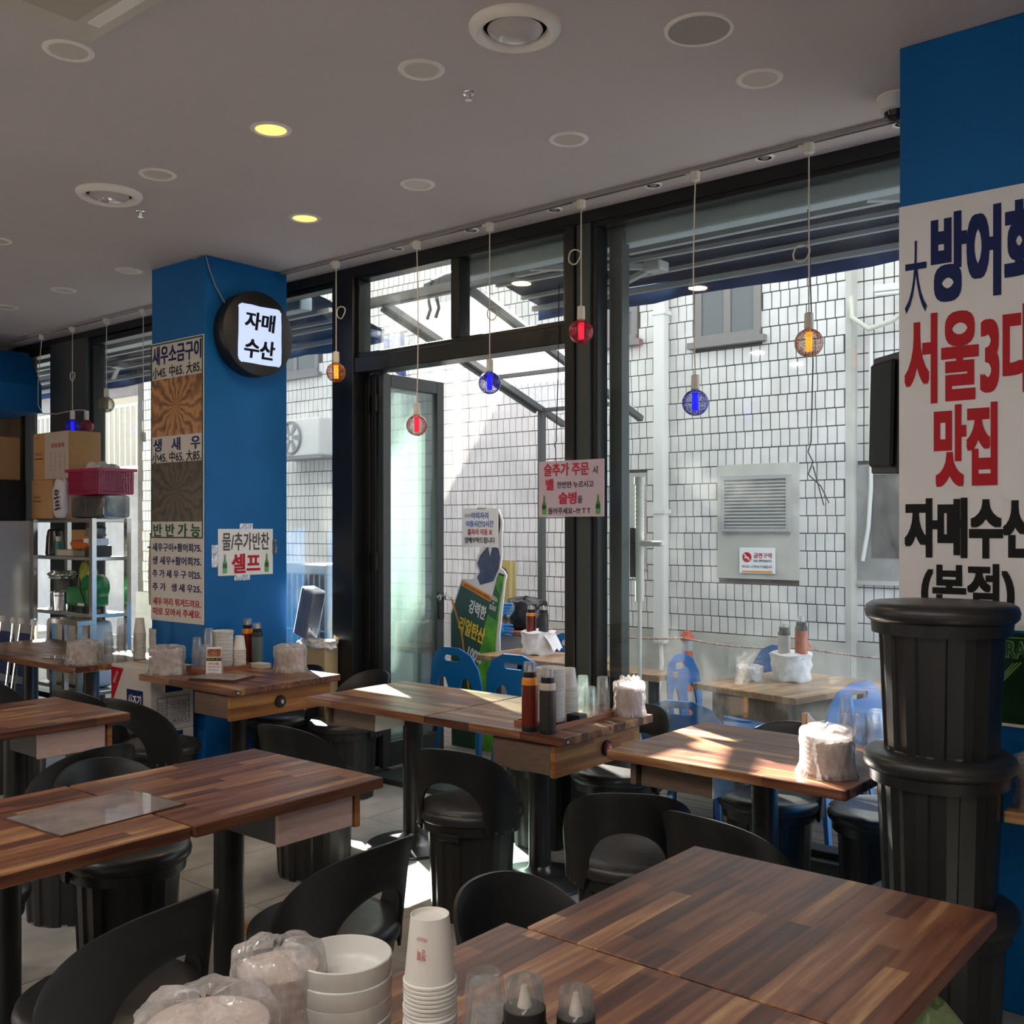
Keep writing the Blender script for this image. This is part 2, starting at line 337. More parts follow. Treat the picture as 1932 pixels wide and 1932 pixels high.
trim(6, -8.99, -8.36, 4.44, 4.62, 0, 3.235, mat('charcoal_panel', (0.05, 0.055, 0.058), 0.5), 'charcoal panel post between the kitchen windows')
trim(7, -4.985, -3.29, 4.44, 4.64, -0.004, 0.035, M_frame2, 'metal door threshold')
trim(8, -3.13, -1.24, 4.44, 4.62, 0, 0.10, M_frame2, 'low sill under the right window')
trim(9, -3.10, -3.02, 4.60, 4.68, 0.0, 3.2, M_frame2, 'grey green outer post at the right window')
trim(10, -8.36, -5.19, 4.45, 4.62, 0, 0.06, M_frame, 'low sill under the left windows')
struct(MB().box(-11, -9.6, 4.46, 4.62, 0, CEIL).build('wall_window', mat('brown_wall', (0.12, 0.085, 0.055), 0.6), smooth=0), 'dark wall piece at the kitchen end')
# folding door leaves, pushed open at right angles to the front
for k, (x, y1, lab) in enumerate([(-4.955, 5.10, 'folded glass door leaf nearest the black post'), (-4.895, 5.11, 'middle folded glass door leaf'), (-4.825, 5.115, 'outermost open glass door leaf with pale green glass')]):
    b = MB(); t = 0.0225; y0 = 4.545; z0, z1 = 0.055, 2.595; s = 0.07
    b.box(x-t, x+t, y0, y0+s, z0, z1).box(x-t, x+t, y1-s, y1, z0, z1).box(x-t, x+t, y0+s, y1-s, z1-0.085, z1).box(x-t, x+t, y0+s, y1-s, z0, z0+0.16)
    d = struct(b.build('door_%d' % (k+1), M_frame if k < 2 else mat('dark_door_metal', (0.03, 0.035, 0.036), 0.35), smooth=0, bevel=0.003), lab)
    MB().box(x-0.004, x+0.004, y0+s-0.005, y1-s+0.005, z0+0.155, z1-0.08).build('pane', M_doorglass, d, smooth=0)
    for z in (0.45, 1.33, 2.35): MB().lathe([(0.011, 0), (0.011, 0.11)], 10, (x-0.03 if k else x+0.03, y0-0.012, z)).build('hinge', M_frame, d)
    if k == 2:
        MB().box(x+t, x+t+0.014, y1-0.062, y1-0.012, 0.98, 1.16).build('lock_plate', M_frame, d, smooth=0, bevel=0.003)
        tp = []
        for q in range(9): tp.append((x+0.045+0.012*math.sin(q*1.9), y1-0.10+0.018*q, 1.13+0.022*math.sin(q*2.3)))
        MB().tube(tp, [0.006+0.004*abs(math.sin(q*1.3)) for q in range(9)], 6).build('tape_wrap', M_clearbag, d)

# ------------------------------------------------------------------ the alley outside
M_street = mat('alley_concrete', (0.34, 0.33, 0.31), 0.8, noise=0.2, nscale=2)
struct(MB().box(-16, 3, 4.5, 8.2, -0.16, -0.03).build('ground_alley', M_street, smooth=0), 'grey concrete alley ground')
dk = struct(MB().box(-5.6, -0.6, 4.62, 6.30, -0.05, -0.022).build('deck_base', mat('deck_shadow', (0.02, 0.018, 0.016), 0.9), smooth=0), 'dark timber deck outside the door')
M_deck = mat('weathered_deck_board', (0.15, 0.125, 0.10), 0.65, noise=0.35, nscale=5, stretch=(1, 14, 1))
pk = MB().box(-5.6, -0.6, 0.003, 0.132, -0.022, 0.0).mesh('plank', M_deck, 0)
for j in range(12): put('plank', pk, dk, Matrix.Translation((0, 4.645+j*0.136, 0)))
# white glazed brick wall across the alley
WY = 7.60
M_mortar = mat('brick_mortar', (0.105, 0.095, 0.088), 0.9, noise=0.15, nscale=9)
M_render = mat('grey_render', (0.50, 0.48, 0.43), 0.85, noise=0.18, nscale=2.5)
def brick_mat():
    m = mat('white_glazed_brick', (0.69, 0.66, 0.625), 0.45, noise=0.13, nscale=3.5); nt = m.node_tree
    geo = nt.nodes.new('ShaderNodeNewGeometry')
    for n in nt.nodes:
        if n.type == 'TEX_NOISE': nt.links.new(geo.outputs['Position'], n.inputs['Vector'])
    return m
M_brick = brick_mat()
BW, BH, J, Z0 = 0.0765, 0.137, 0.0085, 0.735
wall = struct(MB().box(-12.9, -2.95, WY, WY+0.3, -0.1, 4.35).box(-2.95, -0.6, WY+0.12, WY+0.3, -0.1, 4.35).build('wall_street', M_mortar, smooth=0), 'white glazed brick wall across the alley')
struct(MB().box(-12.9, -2.93, WY-0.03, WY, -0.1, Z0-0.006).box(-2.93, -0.6, WY+0.09, WY+0.12, -0.1, Z0-0.006).build('baseboard_street', M_render, smooth=0), 'stained concrete plinth of the brick wall')
HOLES = [(-4.02, -3.36, 1.20, 2.10), (-4.26, -3.63, 3.12, 3.64), (-4.99, -4.71, 1.24, 2.09), (-5.16, -4.79, 3.22, 3.56), (-9.9, -9.05, 3.35, 3.95)]
bricks = []
nrow = int((4.35-Z0)/BH)
for r in range(nrow):
    z = Z0+r*BH; off = (r*0.37 % 1)*BW*0.35
    x = -2.95-BW-off
    while x > -12.8:
        if not any(a-BW*0.6 < x < b-BW*0.4 and c-BH*0.6 < z < d-BH*0.4 for a, b, c, d in HOLES):
            bricks.append((x+0.85*0, WY, z))
        x -= BW
    x = -2.945
    while x < -1.2:
        if not (-2.93-BW < x < -2.30 and 1.15 < z < 2.08): bricks.append((x, WY+0.12, z))
        x += BW
def in_view(p):
    d = p[0]*FWD[0]+p[1]*FWD[1]; u = (p[0]*RGT[0]+p[1]*RGT[1])/d; v = (p[2]-CAMH)/d
    px, py = 966+1929*u, 996-1929*v
    return (1150 < px < 1690 and py > 500+(1690-px)*0.14 and py < 1195)
near = sorted(bricks, key=lambda p: (0 if in_view(p) else 1, p[0]**2+p[1]**2+(p[2]-CAMH)**2))
bm_ = MB().box(J/2, BW-J/2, -0.014, 0.0, J/2, BH-J/2).mesh('brick', M_brick, 0, bevel=0.0025)
for x, y, z in near[:300]:
    put('brick', bm_, wall, Matrix.Translation((x, y-random.uniform(0, 0.003), z)))
b = MB()
for x, y, z in near[300:]:
    dy = random.uniform(0, 0.003); b.box(x+J/2, x+BW-J/2, y-0.014-dy, y, z+J/2, z+BH-J/2)
o = b.build('brick', M_brick, wall, smooth=0); o['kind'] = 'stuff'
struct(MB().box(-2.962, -2.918, WY-0.02, WY+0.12, 0.0, 4.35).build('trim_11', M_render, smooth=0), 'rendered corner strip of the brick wall')
# louvre panel with no-smoking sign
M_louv = mat('louvre_grey', (0.36, 0.36, 0.35), 0.5)
lv = thing('vent_louvre', 'grey slatted vent louvre set in the brick wall', 'vent', (-3.69, WY-0.005, 1.23))
MB().box(-0.345, 0.36, -0.02, 0.0, -0.04, 0.885).build('panel', M_render, lv, smooth=0)
b = MB(); b.box(-0.30, 0.295, -0.05, -0.02, 0.76, 0.79).box(-0.30, 0.295, -0.05, -0.02, 0.34, 0.365).box(-0.30, -0.27, -0.05, -0.02, 0.365, 0.76).box(0.265, 0.295, -0.05, -0.02, 0.365, 0.76); b.build('frame', M_louv, lv, smooth=0)
sl = MB().box(-0.27, 0.265, -0.006, 0.006, -0.016, 0.016).mesh('slat', M_louv, 0)
for k in range(14): put('slat', sl, lv, Matrix.Translation((0, -0.032, 0.382+k*0.0275)) @ Matrix.Rotation(R(-48), 4, 'X'))
ns = thing('no_smoking_sign', 'white no smoking sign with red prohibition circle below the louvre', 'sign', (-3.675, WY-0.035, 1.335))
MB().box(-0.155, 0.155, -0.004, 0.0, -0.10, 0.105).build('board', M_sheet, ns, smooth=0, bevel=0.002)
MB().box(-0.13, 0.13, -0.006, -0.004, -0.092, -0.078).build('stripe', M_orange, ns, smooth=0)
ring = [ellipse(0, 0, 0.040, 0.040)]
put('red_ring', poly_mesh('red_ring', ring, 0.002, M_red), ns, face_negY(-0.088, -0.006, 0.03))
MB().box(-0.004, 0.004, -0.034, 0.034, 0.001, 0.002).build('white_slash', M_whiteink, ns, smooth=0).matrix_local = face_negY(-0.088, -0.006, 0.03) @ Matrix.Rotation(R(45), 4, 'Z')
MB().box(-0.022, 0.016, -0.0045, 0.0045, 0.001, 0.002).build('cigarette_mark', M_whiteink, ns, smooth=0).matrix_local = face_negY(-0.088, -0.0055, 0.026)
text(ns, '금연구역', M_red, 0.155, 0.042, face_negY(0.048, -0.005, 0.045), 0.02)
text(ns, 'NO SMOKING', M_black, 0.155, 0.018, face_negY(0.048, -0.005, 0.002), 0.01)
text(ns, '밖으로 나가주시기 바랍니다', M_black, 0.26, 0.022, face_negY(0, -0.005, -0.045), 0.01)
# windows and plaster panels of that wall
def wall_window(lab, x0, x1, z0, z1, y=WY):
    t = thing('street_window', lab, 'window', ((x0+x1)/2, y, z0)); w = (x1-x0)/2; h = z1-z0
    b = MB(); b.box(-w, w, -0.05, 0, 0, 0.05).box(-w, w, -0.03, 0, h-0.05, h).box(-w, -w+0.06, -0.03, 0, 0.05, h-0.05).box(w-0.06, w, -0.03, 0, 0.05, h-0.05).box(-0.03, 0.03, -0.03, 0, 0.05, h-0.05)
    b.box(-w-0.05, w+0.05, -0.08, 0, -0.05, 0.0)
    b.build('frame', mat('weathered_window_frame', (0.22, 0.20, 0.19), 0.6), t, smooth=0)
    MB().box(-w+0.06, -0.03, -0.018, 0, 0.05, h-0.05).build('pane', M_wpane, t, smooth=0); MB().box(0.03, w-0.06, -0.018, 0, 0.05, h-0.05).build('pane', M_wpane, t, smooth=0)
    return t
M_wpane = mat('dull_window_pane', (0.12, 0.13, 0.13), 0.15, spec=0.5)
wall_window('small dark window high above the louvre', -4.24, -3.65, 3.14, 3.62)
wall_window('small pale window high beside the drainpipe', -5.14, -4.81, 3.24, 3.54)
wall_window('small grey window high above the air conditioner', -9.88, -9.07, 3.37, 3.93)
pn = thing('plaster_panel', 'bare plaster panel in the brick wall left of the drainpipe', 'panel', (-4.85, WY, 1.25))
MB().box(-0.13, 0.13, -0.018, 0, 0, 0.83).build('panel', mat('pale_plaster', (0.45, 0.43, 0.39), 0.9, noise=0.1), pn, smooth=0)
MB().box(-0.14, 0.14, -0.03, 0, -0.012, 0.0).build('ledge', M_render, pn, smooth=0)
rw = thing('recess_window', 'dusty recessed window with teal pane at the far right', 'window', (-2.6, WY+0.12, 1.20))
MB().box(-0.32, 0.36, -0.02, 0, 0, 0.88).build('panel', mat('dusty_panel', (0.33, 0.32, 0.30), 0.9, noise=0.25, nscale=5), rw, smooth=0)
MB().box(-0.20, 0.36, -0.03, -0.02, 0.18, 0.80).build('pane', mat('dark_recess_pane', (0.10, 0.10, 0.095), 0.3, noise=0.4, nscale=5), rw, smooth=0)
MB().box(0.02, 0.36, -0.034, -0.03, 0.26, 0.48).build('pane', mat('teal_pane', (0.12, 0.33, 0.32), 0.4), rw, smooth=0)
MB().box(-0.34, 0.36, -0.05, 0, -0.03, 0.0).build('ledge', M_render, rw, smooth=0)
M_pvc = mat('ivory_pvc', (0.72, 0.70, 0.66), 0.45)
dp = thing('drainpipe', 'ivory drainpipe running down the brick wall', 'pipe', (-4.52, WY-0.11, 0))
MB().box(-0.055, 0.055, -0.045, 0.045, 0.62, 4.2).build('pipe', M_pvc, dp, smooth=0, bevel=0.02, seg=2)
for z in (1.72, 3.40): MB().box(-0.065, 0.065, -0.052, 0.058, z, z+0.035).build('bracket', M_pvc, dp, smooth=0)
MB().tube([(0, 0, 0.62), (0.01, 0, 0.45), (-0.03, 0, 0.2), (-0.05, 0, 0.0)], 0.018, 8).build('hose_tail', M_pvc, dp)
tag(MB().tube([(-2.80, WY+0.07, 3.05), (-2.80, WY+0.07, 1.9), (-2.82, WY+0.07, 1.6), (-2.86, WY+0.06, 1.35)], 0.016, 8).build('conduit', M_pvc), 'thin white conduit on the recessed brick corner', 'pipe')
tag(MB().tube([(-2.93, WY+0.0, 3.35), (-2.9, WY-0.05, 3.18), (-2.78, WY-0.03, 3.08), (-2.62, WY-0.02, 3.12), (-2.3, WY, 3.3)], 0.02, 8).build('refrigerant_hose', mat('cream_hose', (0.6, 0.57, 0.48), 0.7)), 'cream insulated hose sagging at the top right of the brick wall', 'hose')
fl_ = thing('fluorescent_lamp', 'white tube lamp fixed high on the right of the brick wall', 'lamp', (-2.45, WY-0.1, 3.32), 8)
MB().box(-0.25, 0.25, -0.03, 0.03, 0, 0.05).build('housing', M_white, fl_, smooth=0, bevel=0.006); MB().tube([(-0.24, -0.01, -0.018), (0.24, -0.01, -0.018)], 0.016, 10).build('tube', M_white, fl_)
ac = thing('air_conditioner_unit', 'white outdoor air conditioner unit on the far brick wall', 'air conditioner', (-9.08, WY-0.165, 2.40))
MB().box(-0.36, 0.36, -0.14, 0.14, 0, 0.42).build('casing', M_white, ac, smooth=0, bevel=0.02, seg=2)
put('fan_ring', poly_mesh('fan_ring', [ellipse(0, 0, 0.19, 0.19, 32), ellipse(0, 0, 0.165, 0.165, 32)], 0.02, M_grey), ac, face_negY(-0.13, -0.15, 0.21))
for k in range(6): put('fan_blade', poly_mesh('fan_blade', [[(0.03, -0.01), (0.16, -0.04), (0.165, 0.03), (0.03, 0.02)]], 0.006, M_grey), ac, face_negY(-0.13, -0.143, 0.21) @ Matrix.Rotation(R(60*k), 4, 'Z'))
MB().box(-0.40, 0.40, -0.14, 0.16, -0.03, 0.0).build('bracket', M_grey, ac, smooth=0)
# building further down the alley, seen through the left window
fb = thing('far_building', 'grey building with red roof band and railed balcony at the end of the alley', 'building', (-15.5, 8.6, -0.1))
M_gb = mat('grey_stucco', (0.36, 0.35, 0.37), 0.85, noise=0.1)
MB().box(-2.5, 2.2, 0, 1.5, 0, 6.2).build('wall', M_gb, fb, smooth=0)
MB().box(-2.5, 2.25, -0.25, 0, 3.95, 4.25).build('red_band', mat('faded_red_roof', (0.36, 0.12, 0.09), 0.8), fb, smooth=0)
MB().box(-1.6, 2.1, -0.5, 0, 2.55, 2.62).build('balcony_floor', M_white, fb, smooth=0)
MB().box(-1.6, 2.1, -0.05, -0.01, 2.62, 3.75).build('balcony_wall', mat('cream_wall', (0.66, 0.60, 0.48), 0.8), fb, smooth=0)
b = MB(); b.bar((-1.6, -0.48, 3.52), (2.1, -0.48, 3.52), 0.04, 0.04); b.build('top_rail', M_white, fb, smooth=0)
rl = MB().box(-0.016, 0.016, -0.016, 0.016, 2.62, 3.52).mesh('baluster', M_white, 0)
for k in range(24): put('baluster', rl, fb, Matrix.Translation((-1.55+k*0.155, -0.48, 0)))
# alley posts and rope
M_po = mat('orange_post_plastic', (0.62, 0.085, 0.025), 0.5); M_pw = mat('reflective_grey_band', (0.42, 0.44, 0.46), 0.4)
posts = []
def road_post(x, y, lab):
    t = thing('guide_post', lab, 'post', (x, y, -0.03), group='orange guide posts along the alley')
    MB().lathe([(0.11, 0), (0.11, 0.02), (0.05, 0.05)], 16).build('foot', M_dark, t)
    MB().lathe([(0.042, 0.04), (0.040, 0.80), (0.03, 0.83), (0.0, 0.835)], 16).build('tube', M_po, t)
    for z in (0.28, 0.50, 0.68): MB().lathe([(0.0435, z), (0.043, z+0.085)], 16, cap=False).build('band', M_pw, t)
    for z in (0.46, 0.78): MB().lathe([(0.048, z-0.018), (0.055, z), (0.048, z+0.018)], 16, cap=False).build('rope_hook', M_po, t)
    posts.append((x, y)); return t
road_post(-5.05, 7.0, 'orange guide post beside the small maroon board')
road_post(-3.98, 6.98, 'orange and grey guide post in front of the louvre, middle of three')
road_post(-3.02, 6.95, 'orange and grey guide post nearest the right pillar')
M_rope = mat('twisted_rope', (0.45, 0.30, 0.25), 0.8, noise=0.9, nscale=90)
for zi, z in enumerate((0.43, 0.75)):
    pts = []
    ends = [(-7.5, 7.05)]+posts+[(-1.6, 6.93)]
    for a, c in zip(ends, ends[1:]):
        for k in range(9):
            t = k/9; pts.append((a[0]+(c[0]-a[0])*t, a[1]+(c[1]-a[1])*t-0.05, z-0.05*4*t*(1-t)*0.6))
    tag(MB().tube(pts, 0.008, 6).build('barrier_rope', M_rope), ('lower' if zi == 0 else 'upper')+' twisted rope strung between the orange guide posts', 'rope', 'barrier ropes')
mb = thing('notice_board', 'small maroon notice board with yellow and white writing on a guide post', 'sign', (-4.86, 6.95, 0.55))
M_maroon = mat('maroon_board', (0.22, 0.025, 0.03), 0.5)
MB().box(-0.13, 0.13, -0.006, 0.006, 0, 0.20).build('board', M_maroon, mb, smooth=0)
text(mb, '이곳은 주차금지구역', M_whiteink, 0.2, 0.026, face_negY(0, -0.007, 0.165)); text(mb, '안전하십시오', M_yellow, 0.2, 0.03, face_negY(0, -0.007, 0.12)); text(mb, '쓰레기 무단투기 금지', M_whiteink, 0.2, 0.024, face_negY(0, -0.007, 0.078))
MB().box(-0.2, -0.12, -0.004, 0.004, 0.09, 0.11).build('tie', M_maroon, mb, smooth=0)
# white downpipe with valve at the right window
vp = thing('valve_pipe', 'white ribbed pipe with lever valve outside the right window', 'pipe', (-3.02, 4.78, 0))
MB().lathe([(0.024, 1.2), (0.024, 1.84), (0.03, 1.84), (0.03, 1.88), (0.0, 1.88)], 14).build('pipe', M_pvc, vp)
for k in range(16): MB().lathe([(0.025, 0), (0.0265, 0.006), (0.025, 0.012)], 14, (0, 0, 1.45+k*0.024), cap=False).build('rib', M_pvc, vp)
MB().box(0.0, 0.15, -0.02, 0.02, 1.50, 1.53).build('lever', M_pvc, vp, smooth=0, bevel=0.006); MB().box(-0.05, -0.02, -0.02, 0.02, 1.33, 1.6).build('clamp', M_dark, vp, smooth=0)
MB().tube([(0, 0, 1.2), (0, 0, 0.0)], 0.012, 8).build('riser', M_pvc, vp)
# awnings
M_canvas = mat('navy_canvas', (0.008, 0.018, 0.055), 0.75, noise=0.25, nscale=3); M_val = mat('blue_valance', (0.010, 0.05, 0.20), 0.7, noise=0.2, nscale=4)
M_arm = mat('awning_aluminium', (0.45, 0.45, 0.44), 0.4)
def awning(lab, x0, x1, zb):
    t = thing('awning', lab, 'awning', ((x0+x1)/2, 4.62, zb)); w = (x1-x0)/2
    n = max(3, int(w*3)); b = MB(); V = []; Fc = []
    prof = [(0.0, 0.24), (0.25, 0.20), (0.5, 0.145), (0.83, 0.075)]
    for i in range(n+1):
        x = -w+2*w*i/n
        for j, (y, z) in enumerate(prof): V.append((x, y, z-0.012*math.sin(i*1.7+j)))
    m = len(prof)
    for i in range(n):
        for j in range(m-1): Fc.append((i*m+j, i*m+j+1, (i+1)*m+j+1, (i+1)*m+j))
    k0 = len(V); V2 = V+[(x, y, z+0.006) for x, y, z in V]; F2 = Fc+[tuple(q+k0 for q in reversed(f)) for f in Fc]
    b.add(V2, F2); b.build('canvas', M_canvas, t)
    v = MB(); V = []; Fc = []
    for i in range(n*3+1):
        x = -w+2*w*i/(n*3); y = 0.835+0.012*math.sin(i*2.1)
        V += [(x, y, 0.085), (x, y+0.01*math.sin(i*3.3), -0.03+0.008*math.sin(i*1.3))]
    for i in range(n*3): Fc.append((2*i, 2*i+2, 2*i+3, 2*i+1))
    v.add(V, Fc); v.build('valance', M_val, t)
    MB().box(-w, w, 0.02, 0.13, 0.10, 0.20).build('cassette', mat('pale_awning_cassette', (0.42, 0.50, 0.54), 0.4), t, smooth=0, bevel=0.015, seg=2)
    for y, z in ((0.30, 0.155), (0.78, 0.055)): MB().box(-w, w, y-0.018, y+0.018, z-0.03, z).build('bar', M_arm, t, smooth=0)
    for a_, b_ in (((-w, 0.40, 0.128), (w, 0.50, 0.118)), ((-w, 0.66, 0.092), (w, 0.58, 0.098))): MB().bar(a_, b_, 0.03, 0.022).build('roof_bar', M_arm, t, smooth=0)
    na = max(1, round(w/1.2))
    for k in range(na):
        cx = -w+2*w*(k+0.5)/na
        MB().bar((cx-0.55, 0.16, 0.12), (cx+0.10, 0.50, 0.09), 0.04, 0.03).build('arm', M_arm, t, smooth=0)
        MB().bar((cx+0.10, 0.50, 0.085), (cx-0.50, 0.78, 0.05), 0.035, 0.03).build('arm', M_arm, t, smooth=0)
        MB().box(cx+0.05, cx+0.17, 0.45, 0.56, 0.06, 0.12).build('elbow_joint', M_arm, t, smooth=0, bevel=0.01)
    return t
awning('navy retractable awning over the right window', -4.25, -0.2, 3.03)
awning('navy retractable awning over the left windows', -12.5, -5.75, 3.05)
# lean-to canopy over the door
cn = thing('lean_to_canopy', 'steel framed lean-to canopy with white translucent roof outside the door', 'canopy', (-4.815, 4.88, 0))
M_cs = mat('canopy_steel', (0.085, 0.09, 0.09), 0.45)
ya, yb = 0.05, 1.84; za = lambda y: 3.16-0.3237*(y-0.05); hx = 0.385
for sx in (-hx, hx):
    MB().bar((sx, ya, za(ya)), (sx, 2.15, za(2.15)), 0.045, 0.045).build('rafter', M_cs, cn, smooth=0)
    MB().box(sx-0.025, sx+0.025, yb-0.025, yb+0.025, -0.03, za(yb)-0.02).build('post', M_cs, cn, smooth=0)
for y in (ya, 0.65, 1.22, yb): MB().bar((-hx, y, za(y)-0.005), (hx, y, za(y)-0.005), 0.04, 0.03).build('purlin', M_cs, cn, smooth=0)
MB().bar((-hx-0.35, ya, za(ya)+0.02), (hx+0.42, ya, za(ya)+0.02), 0.06, 0.06).build('wall_beam', M_cs, cn, smooth=0)
for y0_, y1_ in ((ya, 0.65), (0.65, 1.22), (1.22, 1.80), (1.80, 2.15)):
    q = MB(); e = 0.012
    q.add([(-hx-0.04, y0_+e, za(y0_)+0.03), (hx+0.04, y0_+e, za(y0_)+0.03), (hx+0.04, y1_-e, za(y1_)+0.03), (-hx-0.04, y1_-e, za(y1_)+0.03)]+[(-hx-0.04, y0_+e, za(y0_)+0.036), (hx+0.04, y0_+e, za(y0_)+0.036), (hx+0.04, y1_-e, za(y1_)+0.036), (-hx-0.04, y1_-e, za(y1_)+0.036)],
          [(0,3,2,1),(4,5,6,7),(0,1,5,4),(1,2,6,5),(2,3,7,6),(3,0,4,7)])
    q.build('roof_panel', M_poly, cn, smooth=0)
vc = thing('vinyl_curtain', 'streaky clear vinyl curtain hanging from the canopy', 'curtain', (-5.235, 4.88, 0))
V = []; Fc = []; nn = 60
for i in range(nn+1):
    y = 0.06+1.74*i/nn; x = 0.018*math.sin(i*0.9)+0.012*math.sin(i*2.3)
    V += [(x, y, 0.0), (x*0.6, y, 1.4), (x*0.2, y, za(y)-0.03)]
for i in range(nn):
    for j in range(2): Fc.append((3*i+j, 3*i+3+j, 3*i+4+j, 3*i+1+j))
MB().add(V, Fc).build('sheet', M_vinyl, vc)
MB().bar((0, 0.06, za(0.06)-0.03), (0, 1.8, za(1.8)-0.03), 0.025, 0.025).build('curtain_rail', M_cs, vc, smooth=0)
tp = thing('blue_tarp', 'folded blue tarpaulin corner tied under the canopy beam', 'tarp', (-5.62, 5.3, 2.62))
V = []; Fc = []
for i in range(9):
    for j in range(6): V.append((0.03+0.24*i/8, 0.05*math.sin(i*1.5)*(1-j/6), 0.40-0.36*j/5*(0.5+0.5*i/8)))
for i in range(8):
    for j in range(5): Fc.append((i*6+j, i*6+j+1, (i+1)*6+j+1, (i+1)*6+j))
MB().add(V, Fc).build('tarp', mat('bright_blue_tarp', (0.02, 0.10, 0.55), 0.5), tp)
MB().bar((0.0, 0, 0.42), (0.27, 0, 0.42), 0.015, 0.015).build('rope', M_cs, tp)
rb = thing('rolled_blind', 'black rolled blind tied to the canopy beam', 'blind', (-4.85, 5.12, 3.20))
MB().tube([(-0.1, 0, 0.06), (0.1, 0, 0.075), (0.75, 0, 0.09)], [0.055, 0.075, 0.07], 14).build('roll', M_dark, rb)
for x in (-0.02, 0.06): MB().tube([(x, -0.06, 0.1), (x-0.03, -0.07, 0.0), (x-0.02, -0.05, -0.10), (x-0.06, -0.04, -0.16)], 0.012, 6).build('strap', M_dark, rb)
# ------------------------------------------------------------------ ceiling fittings
def lathe_mesh(name, prof, m, n=28, cap=True): return MB().lathe(prof, n, cap=cap).mesh(name, m)
dl_ring = lathe_mesh('trim_ring', [(0.062, 0.0), (0.064, -0.002), (0.070, -0.007), (0.082, -0.006), (0.087, -0.002), (0.087, 0.0)], M_trim, cap=False)
dl_lens = lathe_mesh('lens', [(0.0, -0.0035), (0.035, -0.0035), (0.066, -0.003), (0.066, 0.0)], M_lens)
dl_lit = lathe_mesh('lens', [(0.0, -0.0035), (0.035, -0.0035), (0.066, -0.003), (0.066, 0.0)], M_warm)
def downlight(x, y, lab, lit=False):
    t = thing('downlight', lab, 'downlight', (x, y, CEIL), group='round ceiling downlights')
    put('trim_ring', dl_ring, t); put('lens', dl_lit if lit else dl_lens, t)
    if lit:
        l = bpy.data.lights.new('downlight_lamp', 'AREA'); l.shape = 'DISK'; l.size = 0.12; l.energy = 2.5 if y > 1 else 5.0; l.color = (1.0, 0.72, 0.38) if y > 1 else (1.0, 0.95, 0.90)
        lo = bpy.data.objects.new('downlight_lamp', l); COL.objects.link(lo); lo.location = (x, y, CEIL-0.012)
for x, y, lab in [(-3.51, 1.80, 'unlit downlight beside the ceiling cassette at the upper left'), (-2.65, 2.70, 'unlit downlight left of the large round vent'),
        (-1.72, 3.56, 'unlit downlight nearest the right blue pillar'), (-2.63, 3.59, 'unlit downlight above the right window, beside the bright streak'),
        (-3.55, 3.59, 'unlit downlight above the transom'), (-4.41, 2.70, 'unlit downlight just right of the smaller round vent'),
        (-6.20, 3.59, 'unlit downlight left of the left blue pillar top'), (-7.07, 3.59, 'unlit downlight second left of the left pillar'),
        (-7.96, 3.59, 'unlit downlight farthest left near the kitchen'), (-6.16, 2.72, 'unlit downlight cut by the left picture edge')]:
    downlight(x, y, lab)
downlight(-3.54, 2.70, 'nearer of the two downlights glowing warm yellow', True)
downlight(-4.41, 3.59, 'farther of the two downlights glowing warm yellow', True)
# unseen lamps added behind the camera as fill light, shaped as downlights
for x in (-4.4, -2.65, -0.9, 0.85):
    for y in (-0.9, 0.0):
        downlight(x, y, 'added fill downlight behind the viewer, %s row, %s' % ('rear' if y < -0.5 else 'front', {-4.4: 'far left', -2.65: 'centre left', -0.9: 'centre right', 0.85: 'far right'}[x]), True)
def round_vent(x, y, r, lab):
    t = thing('ceiling_vent', lab, 'vent', (x, y, CEIL), group='round ceiling air vents')
    MB().lathe([(r, 0), (r, -0.008), (r*0.94, -0.022), (r*0.83, -0.030), (r*0.72, -0.020), (r*0.68, -0.004), (r*0.68, 0)], 40, cap=False).build('flared_ring', M_trim, t)
    MB().lathe([(r*0.70, -0.002), (0, -0.002)], 32).build('throat', mat('vent_throat', (0.10, 0.09, 0.07), 0.6), t)
    MB().lathe([(0, -0.040), (r*0.3, -0.038), (r*0.52, -0.026), (r*0.60, -0.012), (r*0.58, -0.004)], 40).build('dome_disc', mat('glossy_cream', (0.60, 0.55, 0.52), 0.15), t)
round_vent(-2.18, 2.67, 0.157, 'large round domed air vent at the top centre'); round_vent(-4.85, 2.70, 0.160, 'round domed air vent at the upper left')
sp = thing('ceiling_speaker', 'flat round ceiling speaker grille at the upper right', 'speaker', (-1.71, 3.08, CEIL))
MB().lathe([(0.104, 0), (0.104, -0.006), (0.116, -0.006), (0.118, 0)], 40, cap=False).build('rim', M_trim, sp)
MB().lathe([(0.105, -0.003), (0, -0.004)], 40).build('grille', mat('speaker_mesh', (0.45, 0.41, 0.37), 0.7, bump=0.3, bscale=400), sp)
for x, y, lab in ((-2.65, 2.96, 'small sprinkler head right of the ceiling centre'), (-5.0, 2.96, 'small sprinkler head near the upper left vent')):
    t = thing('sprinkler', lab, 'sprinkler', (x, y, CEIL), group='ceiling sprinklers')
    MB().lathe([(0.024, 0), (0.022, -0.006), (0.012, -0.008), (0.009, -0.022), (0.0, -0.022)], 16).build('escutcheon', M_chrome, t)
    MB().lathe([(0.0, -0.030), (0.014, -0.030), (0.014, -0.027), (0.0, -0.024)], 16).build('deflector', M_chrome, t)
